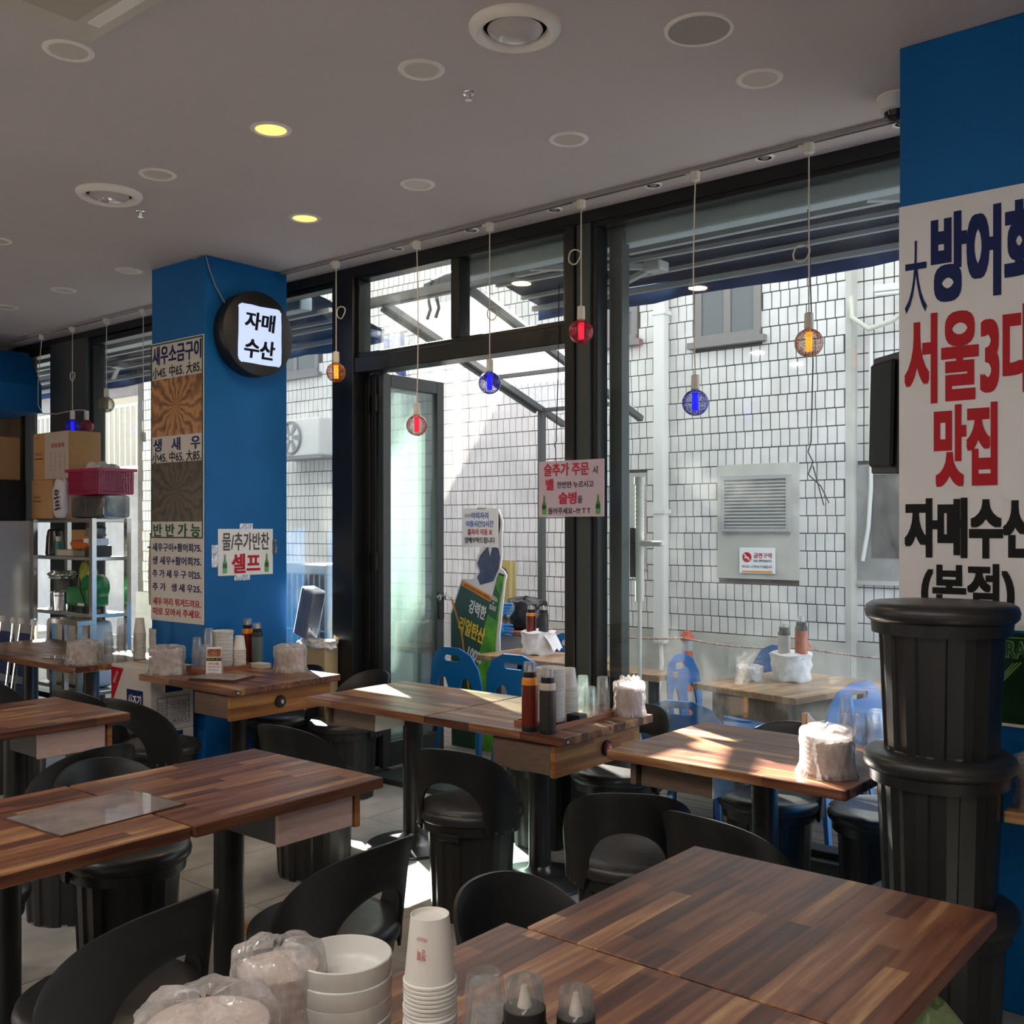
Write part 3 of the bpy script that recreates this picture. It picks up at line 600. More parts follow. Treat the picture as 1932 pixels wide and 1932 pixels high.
for k, x in enumerate((-1.45, -2.07, -2.66, -3.27, -3.86, -4.46)):
    t = thing('spotlight', ['small ring spotlight tucked beside the security camera', 'small ring spotlight right of the fifth pendant', 'small ring spotlight between red and blue pendants on the right', 'small ring spotlight left of the red pendant',
        'small ring spotlight above the transom mullion', 'small ring spotlight nearest the left pillar'][k], 'spotlight', (x, 4.335, CEIL), group='small ring spotlights along the window')
    MB().lathe([(0.030, 0), (0.032, -0.006), (0.043, -0.006), (0.045, 0)], 24, cap=False).build('ring', M_trim, t)
    MB().lathe([(0.031, -0.003), (0.02, -0.003), (0.012, -0.008), (0, -0.008)], 20).build('lamp', M_grey, t)
cs = thing('ceiling_cassette', 'cream ceiling cassette panel in the top left corner', 'air conditioner', (-2.95, 1.42, CEIL))
MB().box(-0.40, 0.40, -0.38, 0.38, -0.028, 0).build('panel', mat('cream_panel', (0.62, 0.56, 0.47), 0.4), cs, smooth=0, bevel=0.012, seg=2)
MB().box(-0.28, 0.28, -0.26, 0.26, -0.034, -0.028).build('grille', mat('cream_grille', (0.50, 0.45, 0.36), 0.5), cs, smooth=0, bevel=0.004)
for s in (-1, 1): MB().box(-0.26, 0.26, s*0.31-0.02, s*0.31+0.02, -0.033, -0.026).build('vane', M_trim, cs, smooth=0)
MB().lathe([(0.018, -0.036), (0.012, -0.042), (0, -0.042)], 12, (0.33, 0.33, 0.008)).build('corner_screw', M_trim, cs)
cc = thing('security_camera', 'white dome security camera on the ceiling beside the right pillar', 'camera', (-1.38, 4.05, CEIL))
MB().lathe([(0.066, 0), (0.066, -0.03), (0.058, -0.055), (0.045, -0.062)], 28, cap=False).build('housing', M_white, cc)
MB().lathe([(0.046, -0.055), (0.042, -0.078), (0.028, -0.095), (0.0, -0.102)], 28).build('dome', mat('smoked_dome', (0.02, 0.02, 0.025), 0.08), cc)
MB().lathe([(0.07, -0.0), (0.07, -0.006), (0.066, -0.006)], 28, cap=False).build('base_ring', M_trim, cc)
# pendant track and pendants
M_track = mat('grey_track', (0.34, 0.31, 0.30), 0.45)
TY = 4.257
def track(lab, x0, x1):
    t = thing('light_track', lab, 'track', ((x0+x1)/2, TY, CEIL), group='ceiling light tracks'); w = (x1-x0)/2
    MB().box(-w, w, -0.018, 0.018, -0.018, 0).build('rail', M_track, t, smooth=0, bevel=0.002); MB().box(-w, w, -0.004, 0.004, -0.0195, -0.018).build('slot', M_dark, t, smooth=0)
track('long grey lighting track carrying six pendants', -5.47, -1.24); track('lighting track left of the blue pillar', -9.3, -6.09)
def bulb_mats(name, col, est):
    mesh = bpy.data.materials.new(name+'_mesh_glass'); mesh.use_nodes = True; nt = mesh.node_tree; nt.nodes.clear(); N = nt.nodes.new; L = nt.links.new
    out = N('ShaderNodeOutputMaterial'); tr = N('ShaderNodeBsdfTransparent'); tr.inputs[0].default_value = (0.95, 0.95, 0.95, 1)
    pr = N('ShaderNodeBsdfPrincipled'); pr.inputs['Base Color'].default_value = (*[c*0.35+0.02 for c in col], 1); pr.inputs['Roughness'].default_value = 0.15
    tc = N('ShaderNodeTexCoord'); vo = N('ShaderNodeTexVoronoi'); vo.feature = 'DISTANCE_TO_EDGE'; vo.inputs['Scale'].default_value = 115; L(tc.outputs['Object'], vo.inputs['Vector'])
    lt = N('ShaderNodeMath'); lt.operation = 'LESS_THAN'; lt.inputs[1].default_value = 0.13; L(vo.outputs['Distance'], lt.inputs[0])
    lw = N('ShaderNodeLayerWeight'); lw.inputs['Blend'].default_value = 0.25
    mx = N('ShaderNodeMath'); mx.operation = 'MULTIPLY_ADD'; mx.inputs[1].default_value = 0.55; mx.inputs[2].default_value = 0.12; L(lt.outputs[0], mx.inputs[0])
    ad = N('ShaderNodeMath'); ad.operation = 'ADD'; ad.use_clamp = True; L(mx.outputs[0], ad.inputs[0]); L(lw.outputs['Facing'], ad.inputs[1])
    f2 = N('ShaderNodeMath'); f2.operation = 'POWER'; f2.inputs[1].default_value = 1.5; L(ad.outputs[0], f2.inputs[0])
    ms = N('ShaderNodeMixShader'); L(f2.outputs[0], ms.inputs[0]); L(tr.outputs[0], ms.inputs[1]); L(pr.outputs[0], ms.inputs[2]); L(ms.outputs[0], out.inputs[0])
    core = mat(name+'_core', col, 0.3, emit=col, estr=est) if est else mat(name+'_core', col, 0.3)
    return mesh, core
BM = {'amber': bulb_mats('amber', (1.0, 0.34, 0.03), 0.75), 'red': bulb_mats('red', (1.0, 0.015, 0.05), 0.6), 'blue': bulb_mats('blue', (0.008, 0.008, 1.0), 0.8), 'clear': bulb_mats('clear', (0.5, 0.42, 0.25), 0)}
def pendant(x, zb, kind, lab, loop=None, r=0.062, sway=0.0):
    t = thing('pendant_lamp', lab, 'pendant lamp', (x, TY, 0), group='coloured globe pendants on the tracks')
    MB().lathe([(0.018, CEIL-0.062), (0.022, CEIL-0.06), (0.024, CEIL-0.019), (0.0, CEIL-0.0185)], 16).build('track_adapter', M_sock, t)
    MB().box(-0.045, -0.012, -0.012, 0.012, CEIL-0.034, CEIL-0.0195).build('adapter_latch', M_sock, t, smooth=0)
    zt = zb+r+0.072
    pts = [(sway*math.sin(math.pi*k/10), 0, CEIL-0.06+(zt+0.0-CEIL+0.06)*k/10) for k in range(11)]
    MB().tube(pts, 0.0032, 6).build('cord', M_cord, t)
    if loop:
        lp = [(loop[0]+0.038*math.cos(a)+0.003*math.sin(3*a), 0.004*math.sin(2*a), loop[1]+0.038*math.sin(a)) for a in [2*math.pi*k/24*2 for k in range(24)]]
        MB().tube(lp, 0.0035, 6).build('cord_coil', M_cord, t)
    MB().lathe([(0.004, zt), (0.019, zt-0.006), (0.0205, zt-0.070), (0.017, zt-0.074)], 20).build('socket', M_sock, t)
    if kind:
        ms, co = BM[kind]
        pr = [(0.015, zb+r+0.002)]+[(r*math.sin(a), zb+r*math.cos(a)) for a in [R(16+164*k/16) for k in range(17)]]
        pr[-1] = (0.0, pr[-1][1])
        MB().lathe(pr, 32).build('globe', ms, t)
        MB().lathe([(0.0, zb-r*0.62), (0.015, zb-r*0.60), (0.0155, zb+r*0.75), (0.0, zb+r*0.78)], 16).build('filament_column', co, t)
    return t
pendant(-4.925, 2.575, 'amber', 'amber globe pendant nearest the left blue pillar', (0.045, 2.945))
pendant(-4.215, 2.198, 'red', 'lowest red globe pendant in front of the open glass door', sway=0.01)
pendant(-3.655, 2.395, 'blue', 'blue globe pendant hanging in the doorway', (0.02, 2.775))
pendant(-3.040, 2.601, 'red', 'red globe pendant in front of the post right of the door', (-0.042, 2.99))
pendant(-2.383, 2.188, 'blue', 'blue globe pendant in front of the large right window', sway=-0.01)
pendant(-1.825, 2.405, 'amber', 'amber globe pendant in front of the large right window', (-0.035, 2.80))
pendant(-7.15, 2.20, None, 'bare pendant socket without a bulb left of the blue pillar')
pendant(-7.69, 2.585, 'clear', 'unlit clear globe pendant at the left window')
pendant(-8.235, 2.443, 'blue', 'blue globe pendant in front of the cardboard box', (0.0, 2.86))
rp = thing('pendant_lamp', 'red globe pendant half hidden behind the blue one, on a looped cord', 'pendant lamp', (-8.20, 4.36, 0), group='coloured globe pendants on the tracks')
ms, co = BM['red']
MB().lathe([(0.015, 2.51)]+[(max(0.0, 0.058*math.sin(a)), 2.45+0.058*math.cos(a)) for a in [R(16+164*k/14) for k in range(15)]], 28).build('globe', ms, rp)
MB().lathe([(0.004, 2.585), (0.019, 2.58), (0.02, 2.51), (0.016, 2.505)], 18).build('socket', M_sock, rp)
MB().tube([(-0.57, -0.10, CEIL-0.05), (-0.6, -0.10, 3.1), (-0.68, -0.08, 2.85), (-0.72, -0.06, 2.68), (-0.66, -0.05, 2.60), (-0.45, -0.03, 2.585), (-0.2, -0.01, 2.60), (-0.03, 0, 2.59), (0, 0, 2.58)], 0.004, 6).build('cord', M_cord, rp)
MB().lathe([(0.018, CEIL-0.062), (0.022, CEIL-0.06), (0.024, CEIL-0.019), (0, CEIL-0.0185)], 16, (-0.57, -0.10, 0)).build('track_adapter', M_sock, rp)

# ------------------------------------------------------------------ signs and posters
sg = thing('round_sign', 'round black lightbox sign with glowing white square on the left pillar', 'sign', (-5.478, 4.005, 2.834))
MB().lathe([(0.262, 0.0), (0.268, 0.006), (0.268, 0.104), (0.260, 0.110), (0.0, 0.110)], 56, M=Matrix.Rotation(R(90), 4, 'Y')).build('drum', M_dark, sg)
M_glow = mat('lightbox_face', (0.3, 0.33, 0.4), 0.4, emit=(0.50, 0.62, 1.0), estr=0.36)
edge = []
base = rrect(-0.165, 0.165, -0.185, 0.185, 0.03, 4)
for i, (px, py) in enumerate(base):
    qx, qy = base[(i+1) % len(base)]
    for t in (0, 0.25, 0.5, 0.75): edge.append((px+(qx-px)*t+random.uniform(-0.003, 0.003), py+(qy-py)*t+random.uniform(-0.003, 0.003)))
put('lit_square', poly_mesh('lit_square', [edge], 0.003, M_glow, smooth=0), sg, face_posX(0.1115, 0.005, -0.01))
text(sg, '자매', M_black, 0.24, 0.115, face_posX(0.1135, 0.005, 0.075), 0.03, shear=0.12); text(sg, '수산', M_black, 0.24, 0.125, face_posX(0.1135, 0.0, -0.10), 0.03, shear=0.12)
MB().tube([(0.03, -0.20, 0.17), (0.014, -0.26, 0.27), (0.012, -0.30, 0.36), (0.006, -0.325, 0.45), (-0.03, -0.333, 0.452), (-0.12, -0.333, 0.445)], 0.004, 6).build('power_cord', M_grey, sg)
def bottle_print(parent, M, s=1.0):
    pts = [(-.5,-2), (.5,-2), (.55,-1.8), (.55,-.2), (.45,.3), (.22,.75), (.18,1.75), (.22,1.8), (.22,2), (-.22,2), (-.22,1.8), (-.18,1.75), (-.22,.75), (-.45,.3), (-.55,-.2), (-.55,-1.8)]
    put('bottle_picture', poly_mesh('bottle_picture', [[(x*s, y*s) for x, y in pts]], 0.001, M_bottle_g, smooth=0), parent, M)
    put('bottle_label', poly_mesh('bottle_label', [[(-.5*s, -.9*s), (.5*s, -.9*s), (.5*s, -.1*s), (0, .1*s), (-.5*s, -.1*s)]], 0.0012, M_darkgreen, smooth=0), parent, M @ Matrix.Translation((0, 0, 0.0008)))
    put('bottle_cap', poly_mesh('bottle_cap', [[(-.2*s, 1.7*s), (.2*s, 1.7*s), (.22*s, 2*s), (-.22*s, 2*s)]], 0.0012, M_lime, smooth=0), parent, M @ Matrix.Translation((0, 0, 0.0008)))
# self-service notice on the left pillar
c = atX(464, 1042, -5.478); nt_ = thing('self_service_notice', 'white paper notice with red and grey lettering taped to the left pillar', 'notice', c)
MB().box(0, 0.002, -0.21, 0.21, -0.145, 0.15).build('sheet', M_sheet, nt_, smooth=0)
text(nt_, '물/추가반찬', mat('dark_grey_ink', (0.06, 0.05, 0.05), 0.5), 0.36, 0.115, face_posX(0.002, 0, 0.07), 0.02); text(nt_, '셀프', M_red, 0.22, 0.125, face_posX(0.002, 0, -0.07), 0.03)
for y in (-0.16, 0.16): bottle_print(nt_, face_posX(0.0032, y, -0.07), 0.03)
for y, z, w, h in ((0.0, 0.165, 0.05, 0.02), (-0.03, -0.16, 0.06, 0.018), (-0.235, -0.02, 0.022, 0.07), (0.225, 0.03, 0.02, 0.05)): MB().box(0.0022, 0.003, y-w, y+w, z-h, z+h).build('tape', M_clearbag, nt_, smooth=0)
# long shrimp menu on the pillar front
mn = thing('menu_banner', 'tall shrimp menu banner with two photos on the left pillar', 'menu', (-5.78, PLY0-0.002, 0.0))
z1, z0 = 2.80, 1.00; wd = 0.295
MB().box(-wd, wd, -0.006, 0, z0, z1).build('sheet', M_menu, mn, smooth=0)
def rim(x0, x1, za_, zb_, t): 
    b = MB(); b.box(x0, x1, -0.009, -0.006, zb_-t, zb_).box(x0, x1, -0.009, -0.006, za_, za_+t).box(x0, x0+t, -0.009, -0.006, za_+t, zb_-t).box(x1-t, x1, -0.009, -0.006, za_+t, zb_-t); return b
rim(-wd+0.004, wd-0.004, 1.535, z1-0.008, 0.008).build('green_border', M_green, mn, smooth=0)
def shrimp_photo(zc, h, c1, c2, nm):
    m = bpy.data.materials.new(nm); m.use_nodes = True; nt = m.node_tree; b = nt.nodes['Principled BSDF']; L = nt.links.new; N = nt.nodes.new
    tc = N('ShaderNodeTexCoord'); mp = N('ShaderNodeMapping'); mp.inputs['Location'].default_value = (0, 0, 0); L(tc.outputs['Object'], mp.inputs[0])
    gr = N('ShaderNodeTexGradient'); gr.gradient_type = 'RADIAL'; mp2 = N('ShaderNodeMapping'); mp2.inputs['Rotation'].default_value = (R(-90), 0, 0); L(mp.outputs[0], mp2.inputs[0])
    ns_ = N('ShaderNodeTexNoise'); ns_.inputs['Scale'].default_value = 9; L(tc.outputs['Object'], ns_.inputs['Vector'])
    L(mp2.outputs[0], gr.inputs[0])
    mu = N('ShaderNodeMath'); mu.operation = 'MULTIPLY_ADD'; mu.inputs[1].default_value = 95; L(gr.outputs['Fac'], mu.inputs[0])
    n5 = N('ShaderNodeMath'); n5.operation = 'MULTIPLY'; n5.inputs[1].default_value = 14; L(ns_.outputs[0], n5.inputs[0]); L(n5.outputs[0], mu.inputs[2])
    si = N('ShaderNodeMath'); si.operation = 'SINE'; L(mu.outputs[0], si.inputs[0])
    rp_ = N('ShaderNodeValToRGB'); rp_.color_ramp.elements[0].position = 0.1; rp_.color_ramp.elements[0].color = (*c1, 1); rp_.color_ramp.elements[1].position = 0.8; rp_.color_ramp.elements[1].color = (*c2, 1)
    ad = N('ShaderNodeMath'); ad.operation = 'MULTIPLY_ADD'; ad.inputs[1].default_value = 0.35; L(si.outputs[0], ad.inputs[0]); L(ns_.outputs[0], ad.inputs[2])
    L(ad.outputs[0], rp_.inputs[0]); L(rp_.outputs[0], b.inputs['Base Color']); b.inputs['Roughness'].default_value = 0.4
    o = MB().box(-wd+0.013, wd-0.013, -0.0015, 0, -h/2, h/2).build('food_photo', m, mn, smooth=0); o.location = (0, -0.006, zc); return o
shrimp_photo(2.375, 0.37, (0.16, 0.055, 0.02), (0.52, 0.25, 0.09), 'cooked_shrimp_print')
shrimp_photo(1.83, 0.38, (0.018, 0.012, 0.009), (0.085, 0.06, 0.045), 'raw_shrimp_print')
fy = -0.0065
for s, m_, w, h, z, bo in [('새우소금구이', M_navy, 0.55, 0.12, 2.715, 0.025), ('小45. 中65. 大85.', M_black, 0.55, 0.075, 2.605, 0.012), ('생   새   우', M_navy, 0.53, 0.085, 2.135, 0.02), ('小45. 中65. 大85.', M_black, 0.55, 0.07, 2.055, 0.012),
        ('반 반 가 능', M_green, 0.53, 0.085, 1.585, 0.025), ('새우구이+활어회75.', M_navy, 0.55, 0.055, 1.475, 0.02), ('생 새우+활어회75.', M_navy, 0.55, 0.055, 1.39, 0.02), ('추 가 새 우 구 이25.', M_navy, 0.55, 0.052, 1.305, 0.02), ('추 가   생 새 우25.', M_navy, 0.55, 0.052, 1.22, 0.02),
        ('새우 머리 튀겨드려요.', M_red, 0.54, 0.05, 1.125, 0.02), ('따로 모아서 주세요.', M_red, 0.54, 0.05, 1.06, 0.02)]:
    text(mn, s, m_, w, h, face_negY(0, fy, z), bo)
# big poster on the right pillar
bp_ = thing('big_poster', 'large white poster with blue, red and black lettering on the right pillar', 'poster', (-1.006, 3.650, 0))
MB().box(-0.226, 0.226, -0.003, 0, 1.263, 2.728).build('sheet', M_poster, bp_, smooth=0)
for s, m_, w, h, x, z, bo in [('방어회', M_navy, 0.345, 0.305, 0.055, 2.525, 0.045), ('大', M_navy, 0.075, 0.25, -0.168, 2.475, 0.004), ('서울3대', M_red, 0.43, 0.312, 0.008, 2.185, 0.034), ('맛집', M_red, 0.205, 0.28, -0.005, 1.880, 0.040), ('자매수산', M_black, 0.43, 0.205, 0.008, 1.600, 0.045), ('(본점)', M_black, 0.30, 0.19, 0.0, 1.385, 0.035)]:
    text(bp_, s, m_, w, h, face_negY(x, -0.0035, z), bo)
tp_ = thing('beer_poster', 'dark green beer poster with outlined lettering low on the right pillar', 'poster', (-1.006, 3.650, 0))
MB().box(-0.226, 0.226, -0.003, 0, 0.955, 1.255).build('sheet', mat('green_beer_print', (0.010, 0.045, 0.018), 0.3, noise=0.8, nscale=7), tp_, smooth=0)
text(tp_, 'TERRA', M_lime, 0.152, 0.058, face_negY(0.112, -0.0035, 1.200), 0.035); text(tp_, 'TERRA', M_darkgreen, 0.143, 0.050, face_negY(0.112, -0.0045, 1.200))
MB().box(0.03, 0.195, -0.0045, -0.003, 1.237, 1.240).build('line', M_lime, tp_, smooth=0)
for k in range(3):
    b = MB(); t = 0.006; q = 0.012*k
    for sx in (-1, 1): b.add([(0.112+sx*(0.060-q), -0.004, 1.160-q*0.2), (0.112+sx*(0.055-q), -0.004, 1.160-q*0.2), (0.112, -0.004, 1.095+q*0.8), (0.112, -0.004, 1.087+q*0.8)], [(0, 1, 2, 3)])
    b.build('chevron', M_lime, tp_, smooth=0)
MB().box(-0.23, 0.23, -0.006, 0, 0.945, 0.955).build('bottom_rail', M_trim, tp_, smooth=0)
# hanging order notice by the door post
c = atY(1077, 922, 4.43); hn = thing('hanging_notice', 'pink laminated notice about ordering drinks hanging beside the door post', 'notice', c)
M_pink = mat('pink_sheet', (0.62, 0.52, 0.64), 0.35, alpha=0.93)
MB().box(-0.215, 0.215, -0.002, 0.002, -0.15, 0.152).build('sheet', M_pink, hn, smooth=0)
M_pinkred = mat('crimson_ink', (0.48, 0.01, 0.05), 0.5)
for s, m_, w, h, x, z, bo in [('술추가 주문', M_pinkred, 0.30, 0.07, -0.03, 0.105, 0.025), ('시', M_black, 0.03, 0.042, 0.16, 0.095, 0.01), ('벨', M_pinkred, 0.055, 0.062, -0.14, 0.025, 0.03), ('한번만 누르시고', M_black, 0.24, 0.036, 0.03, 0.022, 0.012), ('술병', M_pinkred, 0.12, 0.065, -0.02, -0.05, 0.03), ('을', M_black, 0.03, 0.04, 0.062, -0.058, 0.01), ('들어주세요~!!! T T', M_black, 0.28, 0.036, -0.01, -0.118, 0.012)]:
    text(hn, s, m_, w, h, face_negY(x, -0.0025, z), bo)
for x in (-0.178, 0.178): bottle_print(hn, face_negY(x, -0.0035, -0.085), 0.026)
MB().tube([(-0.10, 0, 0.15), (-0.102, 0.0, 0.22), (-0.11, 0, 0.24), (-0.095, 0, 0.26), (-0.105, 0.01, 0.30), (-0.1, 0.02, 0.62), (-0.1, 0.028, 1.12)], 0.0028, 6).build('string', M_dark, hn)
tv = thing('wall_monitor', 'black monitor seen edge-on beside the right pillar', 'monitor', (-1.36, 3.905, 2.03))
Mt = Matrix.Rotation(R(41), 4, 'Z') @ Matrix.Rotation(R(3), 4, 'X')
MB().box(-0.012, 0.010, -0.13, 0.13, -0.225, 0.225, Mt).build('screen', M_dark, tv, smooth=0, bevel=0.006); MB().box(-0.032, -0.012, -0.11, 0.11, -0.20, 0.20, Mt).build('back_shell', mat('tv_black', (0.008, 0.008, 0.008), 0.55, spec=0.2), tv, smooth=0, bevel=0.01)
MB().box(0.0, 0.128, -0.03, 0.03, -0.05, 0.05).build('wall_bracket', M_dark, tv, smooth=0)
# wires dangling outside the right window
tag(MB().tube([(-2.02, 4.70, 3.14), (-2.02, 4.76, 2.4), (-2.03, 4.76, 2.02), (-2.05, 4.77, 1.97), (-2.02, 4.76, 1.92), (-2.04, 4.75, 1.86), (-1.98, 4.76, 1.80), (-1.94, 4.76, 1.72), (-1.97, 4.77, 1.71), (-2.02, 4.76, 1.90)], 0.0035, 6).build('dangling_wire', M_dark), 'thin black wire dangling outside the right window', 'wire')
# ------------------------------------------------------------------ tables
TT, TH = 0.75, 0.036
def table(x0, x1, y0, y1, grain, lab, drawer=None, number=None, rz=0, H=TT, base=True):
    cx, cy_ = (x0+x1)/2, (y0+y1)/2; w, d = (x1-x0)/2, (y1-y0)/2
    t = thing('dining_table', lab, 'table', (cx, cy_, 0), rz, group='walnut dining tables')
    m = M_woodx if grain == 'x' else M_woody
    MB().box(-w, w, -d, d, H-TH, H).build('tabletop', m, t, smooth=0, bevel=0.003)
    if base:
        MB().lathe([(0.05, 0.05), (0.05, H-TH-0.008)], 28, cap=False).build('column', M_leg, t)
        MB().lathe([(0.232, 0.0), (0.235, 0.006), (0.232, 0.013), (0.13, 0.026), (0.075, 0.04), (0.056, 0.062), (0.05, 0.075)], 48, cap=False).build('base', M_base if base == 'worn' else M_leg, t)
        MB().box(-0.16, 0.16, -0.16, 0.16, H-TH-0.01, H-TH).build('mounting_plate', M_leg, t, smooth=0)
    zt = H-TH
    if drawer == 'posx':        # long drawer facing +x with a call bell
        b = MB().box(w-0.40, w-0.085, -d+0.03, d-0.03, zt-0.135, zt-0.01); dr = b.build('drawer', M_brownlam, t, smooth=0, bevel=0.004)
        MB().box(w-0.085, w-0.058, -d+0.025, d-0.025, zt-0.142, zt-0.008).build('drawer_front', M_front, dr, smooth=0, bevel=0.002)
    if drawer == 'bell_red' or drawer == 'bell':
        pass
    if drawer == 'left':        # short box at the -x end, open towards +x
        dr = MB().box(-w+0.09, -w+0.40, -d+0.10, d-0.06, zt-0.105, zt-0.012).build('drawer', M_brownlam, t, smooth=0, bevel=0.003)
        MB().box(-w+0.40, -w+0.404, -d+0.10, d-0.06, zt-0.105, zt-0.012).build('drawer_side', M_white, dr, smooth=0)
        MB().box(-w+0.055, -w+0.08, -d+0.08, d-0.06, zt-0.10, zt).build('apron', M_brownlam, t, smooth=0)
    if drawer == 'farx':        # pale drawer at the far end, facing +x
        dr = MB().box(w-0.36, w-0.065, d-0.40, d-0.10, zt-0.112, zt-0.012).build('drawer', mat('drawer_side_grey', (0.09, 0.09, 0.085), 0.6), t, smooth=0)
        MB().box(w-0.065, w-0.048, d-0.405, d-0.097, zt-0.116, zt-0.010).build('drawer_front', M_pinkwood, dr, smooth=0, bevel=0.002)
        MB().box(w-0.33, w-0.05, d-0.085, d-0.062, zt-0.125, zt).build('apron', M_front, t, smooth=0)
    if number:
        MB().lathe([(0.0125, 0), (0.0125, 0.001), (0, 0.001)], 16, M=Matrix.Translation((w, -d+0.03, zt+0.016)) @ Matrix.Rotation(R(90), 4, 'Y')).build('number_sticker', M_black, t)
        text(t, number, M_whiteink, 0.016, 0.012, face_posX(w+0.001, -d+0.03, zt+0.016), 0.03)
    return t, w, d, zt
def bell(t, w, zt, y, m):
    b = MB().lathe([(0.034, 0), (0.034, 0.010), (0.030, 0.014), (0.024, 0.014)], 28, M=Matrix.Translation((w-0.058, y, zt-0.075)) @ Matrix.Rotation(R(90), 4, 'Y'), cap=False).build('call_bell', M_dark, t)
    MB().lathe([(0.024, 0.012), (0.022, 0.018), (0, 0.020)], 24, M=Matrix.Translation((w-0.058, y, zt-0.075)) @ Matrix.Rotation(R(90), 4, 'Y')).build('bell_button', m, b)
    text(b, '벨', M_trim, 0.018, 0.02, face_posX(w-0.037, y, zt-0.075), 0.01)
t, w, d, zt = table(-3.235, -2.46, 3.32, 4.01, 'x', 'walnut table with the red call bell and the small number 35 by the doorway', 'posx', '35', base='worn'); bell(t, w, zt, 0.05, mat('red_button', (0.5, 0.01, 0.03), 0.3))
table(-4.07, -3.243, 3.32, 4.01, 'x', 'walnut table joined left of the red-bell table, bare top reflecting the doorway', 'left', base='worn')
table(-3.27, -2.55, 1.680, 2.415, 'y', 'walnut table with a pale pink drawer, middle left foreground', 'farx')
table(-3.275, -2.555, 0.935, 1.670, 'y', 'walnut table with the menu folder, cut by the left edge of the photo')
table(-2.20, -1.255, 3.25, 3.99, 'x', 'walnut table in the sun beside the stacked stools', 'left', rz=-1.2)
table(-1.36, -0.605, 1.705, 2.425, 'y', 'large walnut table at the lower right with bare top')
table(-1.41, -0.605, 0.955, 1.697, 'y', 'walnut table at the bottom carrying the bowls and paper cups')
table(-1.41, -0.605, 0.21, 0.947, 'y', 'walnut table at the bottom carrying the wrapped bags')
table(-5.05, -4.34, 1.80, 2.52, 'y', 'walnut table at the left edge with a pale drawer front', 'farx')
table(-5.05, -4.34, 1.06, 1.79, 'y', 'walnut table continuing beyond the left edge of the photo')
t, w, d, zt = table(-5.45, -4.535, 3.215, 3.955, 'x', 'walnut table with black call bell against the left blue pillar', 'posx', '33'); bell(t, w, zt, -0.02, M_dark)
table(-6.86, -5.99, 3.10, 3.80, 'x', 'dark walnut table in the shade left of the pillar, with wrapped bowls')
table(-7.75, -6.87, 3.12, 3.82, 'x', 'dark walnut table nearest the kitchen shelf')
t8 = thing('wall_counter', 'narrow walnut wall counter at the right edge of the photo', 'counter', (-0.81, 3.645, 0))
MB().box(-0.0, 0.75, -0.33, 0, 0.714, 0.75).build('counter_top', M_woodx, t8, smooth=0, bevel=0.003); MB().box(0.62, 0.65, -0.30, 0, 0.45, 0.714).build('bracket', M_leg, t8, smooth=0)

# ------------------------------------------------------------------ bucket stools and chairs
def bucket_mesh(r0=0.166, r1=0.183, z1=0.385, n=13, dep=0.009):
    V = []; F = []
    zs = [0.0, 0.006, 0.05, 0.33, z1-0.012, z1]
    m = n*4
    for iz, z in enumerate(zs):
        t = z/z1; r = r0+(r1-r0)*t; g = dep*(1.0 if 0 < iz < 4 else 0.35)
        for k in range(n):
            a = 2*math.pi*k/n; st = 2*math.pi/n
            wd_ = 0.26-0.10*t
            for fa, fr in ((0.0, 0), (0.5-wd_*0.6, 0), (0.5-wd_*0.2, -g), (0.5+wd_, -g*0.7)):
                aa = a+fa*st; V.append(((r+fr)*math.cos(aa), (r+fr)*math.sin(aa), z))
    for i in range(len(zs)-1):
        for k in range(m):
            k2 = (k+1) % m; F.append((i*m+k, i*m+k2, (i+1)*m+k2, (i+1)*m+k))
    F.append(tuple(range(m-1, -1, -1)))
    return MB().add(V, F)
ME_bucket = bucket_mesh().mesh('bucket', M_bucket, 12)
ME_lip = MB().lathe([(0.180, 0.360), (0.203, 0.362), (0.206, 0.402), (0.200, 0.406), (0.17, 0.406)], 40, cap=False).mesh('rim', M_bucket)
ME_cush = MB().lathe([(0.17, 0.400), (0.210, 0.399), (0.221, 0.410), (0.224, 0.428), (0.219, 0.445), (0.205, 0.455), (0.16, 0.4585), (0.0, 0.460)], 48).mesh('cushion', M_cush, 60)
